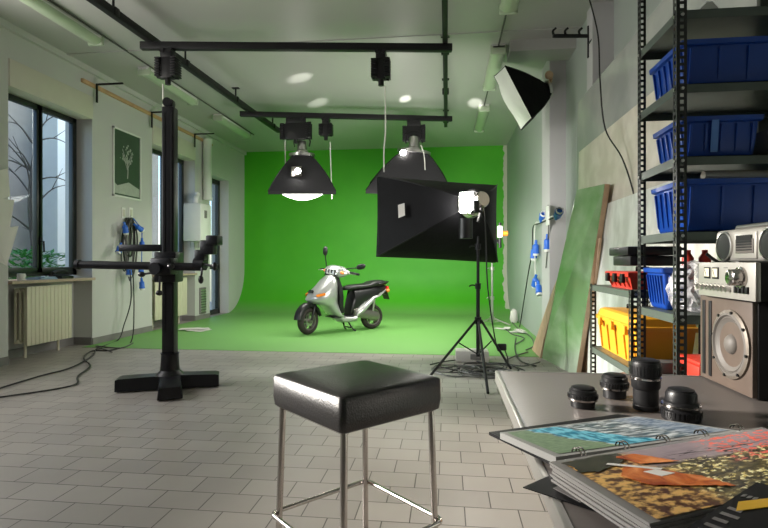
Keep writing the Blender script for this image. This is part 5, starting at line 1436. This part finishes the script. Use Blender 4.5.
def toolbox(name, x0, x1, y0, y1_, z, h, m, label, lidm=None, latches=3):
    t = thing(name, label, 'toolbox', ((x0 + x1) / 2, (y0 + y1_) / 2, z))
    lh = h * .28; f = .02
    def rq(d, zz): return [(x0 + d, y0 + d, zz), (x1 - d, y0 + d, zz), (x1 - d, y1_ - d, zz), (x0 + d, y1_ - d, zz)]
    bm = new(); loft(bm, [rq(f, z), rq(.004, z + h - lh)]); 
    n = 5
    for k in range(n):
        y = y0 + .04 + (y1_ - y0 - .08) * k / (n - 1); slab(bm, [(x0 + f - .001, y - .006, z + .01), (x0 + .003, y - .006, z + h - lh - .02), (x0 - .004, y - .006, z + h - lh - .02), (x0 + f - .008, y - .006, z + .01)], (0, .012, 0))
    bmesh.ops.remove_doubles(bm, verts=bm.verts, dist=1e-6); obj('tub', bm, m, t, smooth=False)
    bm = new(); loft(bm, [rq(-.008, z + h - lh), rq(-.008, z + h - lh + .02), rq(.0, z + h - lh + .024), rq(.012, z + h - .008), rq(.03, z + h)]); obj('lid', bm, lidm or m, t, smooth=False)
    for k in range(latches):
        y = y0 + (y1_ - y0) * (k + .5) / latches; bm = new(); box(bm, (x0 - .022, y - .018, z + h - lh - .03), (x0 - .004, y + .018, z + h - lh + .015), .003); obj('latch', bm, m if m == 'yellow' else 'black', t)
    bm = new(); xm = (x0 + x1) / 2; tube(bm, [(xm, y0 + .1, z + h - .002), (xm, y0 + .1, z + h + .02), (xm, y1_ - .1, z + h + .02), (xm, y1_ - .1, z + h - .002)], .007, 6, smooth=False); obj('handle', bm, 'black', t)
    return t
toolbox('toolbox', .885, 1.16, lya + .05, lyb - .03, lz2 + .001, .235, 'yellow', 'large yellow plastic toolbox on the low shelf unit')
toolbox('toolbox', .875, 1.12, lya + .10, onX(607, 280, .875).y, lz1 + .001, .085, 'red', 'red plastic toolbox on top of the low shelf unit')
ztb = lz1 + .001 + .085 + .03
bm = new(); yy0, yy1 = lya + .12, onX(612, 260, .88).y
box(bm, (.885, yy0, ztb), (1.10, yy1, ztb + .05), .006); box(bm, (.87, yy0 - .01, ztb + .052), (1.12, yy1 + .02, ztb + .095), .006)
tag(obj('equipment_case', bm, 'blackplastic'), 'flat black equipment case lying on the red toolbox', 'case')
# under the yellow box: cardboard boxes and red box
for (x_, y_, w, h, m, lab) in ((.90, lyb - .22, .11, .11, 'brown', 'small brown cardboard box under the yellow toolbox, farther from the camera'), (.93, lya + .22, .11, .13, 'brown', 'small brown cardboard box on the lowest shelf, nearer the camera')):
    t = thing('cardboard_box', lab, 'box', (x_ + .08, y_, .251), .5)
    mt_ = Matrix.Translation((x_ + .08, y_, .251)) @ Matrix.Rotation(.5, 4, 'Z')
    bm = new(); box(bm, (-w, -w, 0), (w, w, h * 1.9), .002, mtx=mt_); obj('carton', bm, m, t)
    bm = new(); slab(bm, [mt_ @ V((-w, -w, h * 1.9)), mt_ @ V((w, -w, h * 1.9)), mt_ @ V((w, -w * 1.7, h * 2.2)), mt_ @ V((-w, -w * 1.7, h * 2.2))], (0, 0, .003)); obj('flap', bm, m, t)
z = LVs[1] + .001
bm = new(); box(bm, (mx0 + .15, mya + .16, z), (mx0 + .40, myb - .05, z + .06), .006); rb_ = tag(obj('red_box', bm, 'red'), 'red box on the tall unit shelf just above the table top', 'box')
bm = new(); box(bm, (mx0 + .15, mya + .155, z + .062), (mx0 + .40, myb - .045, z + .078), .004); obj('lid', bm, 'red', rb_)
bm = new()
for k in range(6):
    P = [(mx0 + .42 + random.uniform(0, .05), mya + .1 + j * .04, z + .03 + random.uniform(0, .09)) for j in range(6)]; tube(bm, P, .016, 8)
tag(obj('crumpled_cloth', bm, 'paper'), 'crumpled white cloth beside the red box on the shelf', 'cloth')
bm = new(); box(bm, (mx0 + .05, myb - .12, z), (mx0 + .14, myb - .04, z + .05), .004); tag(obj('small_crate', bm, 'graycable'), 'small dark metal crate left of the red box', 'crate')

# ------------------------------------------------------------------ lights
def area(name, loc, rot, sx_, sy_, power, col=(1, 1, 1)):
    l = bpy.data.lights.new(name, 'AREA'); l.shape = 'RECTANGLE'; l.size = sx_; l.size_y = sy_; l.energy = power; l.color = col
    o = bpy.data.objects.new(name, l); COL.objects.link(o); o.location = loc; o.rotation_euler = rot; return o
# daylight through the wide left window beside the camera and the opening behind it
area('daylight_left', (XN - .2, (w3[0] + w3[1]) / 2, 2.32), (0, R(-90), 0), 1.74, w3[1] - w3[0], 150, (1, .96, .90))
sl = bpy.data.lights.new('low_sun', 'SUN'); sl.energy = 11; sl.angle = R(9); sl.color = (1, .93, .84)
so = bpy.data.objects.new('low_sun', sl); COL.objects.link(so); so.rotation_euler = V((1, -.12, -.34)).to_track_quat('-Z', 'Y').to_euler()


def patch_spot(src, tgt, size, e):
    l = bpy.data.lights.new('ceiling_patch_spot', 'SPOT'); l.energy = e; l.spot_size = R(size); l.spot_blend = .8; l.shadow_soft_size = .02; l.color = (1, .98, .9)
    o = bpy.data.objects.new('ceiling_patch_spot', l); COL.objects.link(o); o.location = src; o.rotation_euler = (V(tgt) - V(src)).to_track_quat('-Z', 'Y').to_euler()
# added narrow spots above the tripod head, making bright patches on the ceiling
hp2 = onD(468, 176, 4.85)
patch_spot(hp2, onZ(405, 99, ZC), 3.2, 3000); patch_spot(hp2, onZ(475, 103, ZC), 4.0, 2200); patch_spot(hp2, onZ(300, 78, ZC), 5, 1000); patch_spot(hp2, onZ(318, 103, ZC), 4, 1500)

w = bpy.data.worlds.new('world'); S.world = w; w.use_nodes = True
nt = w.node_tree; bg = nt.nodes['Background']
sky = N(nt, 'ShaderNodeTexSky'); sky.sky_type = 'NISHITA'; sky.sun_disc = False; sky.sun_elevation = R(40); sky.sun_rotation = R(60)
nt.links.new(sky.outputs[0], bg.inputs[0]); bg.inputs[1].default_value = .5

S.view_settings.view_transform = 'Standard'; S.view_settings.look = 'None'
S.view_settings.gamma = 1; S.view_settings.use_curve_mapping = False
S.view_settings.exposure = 0.0
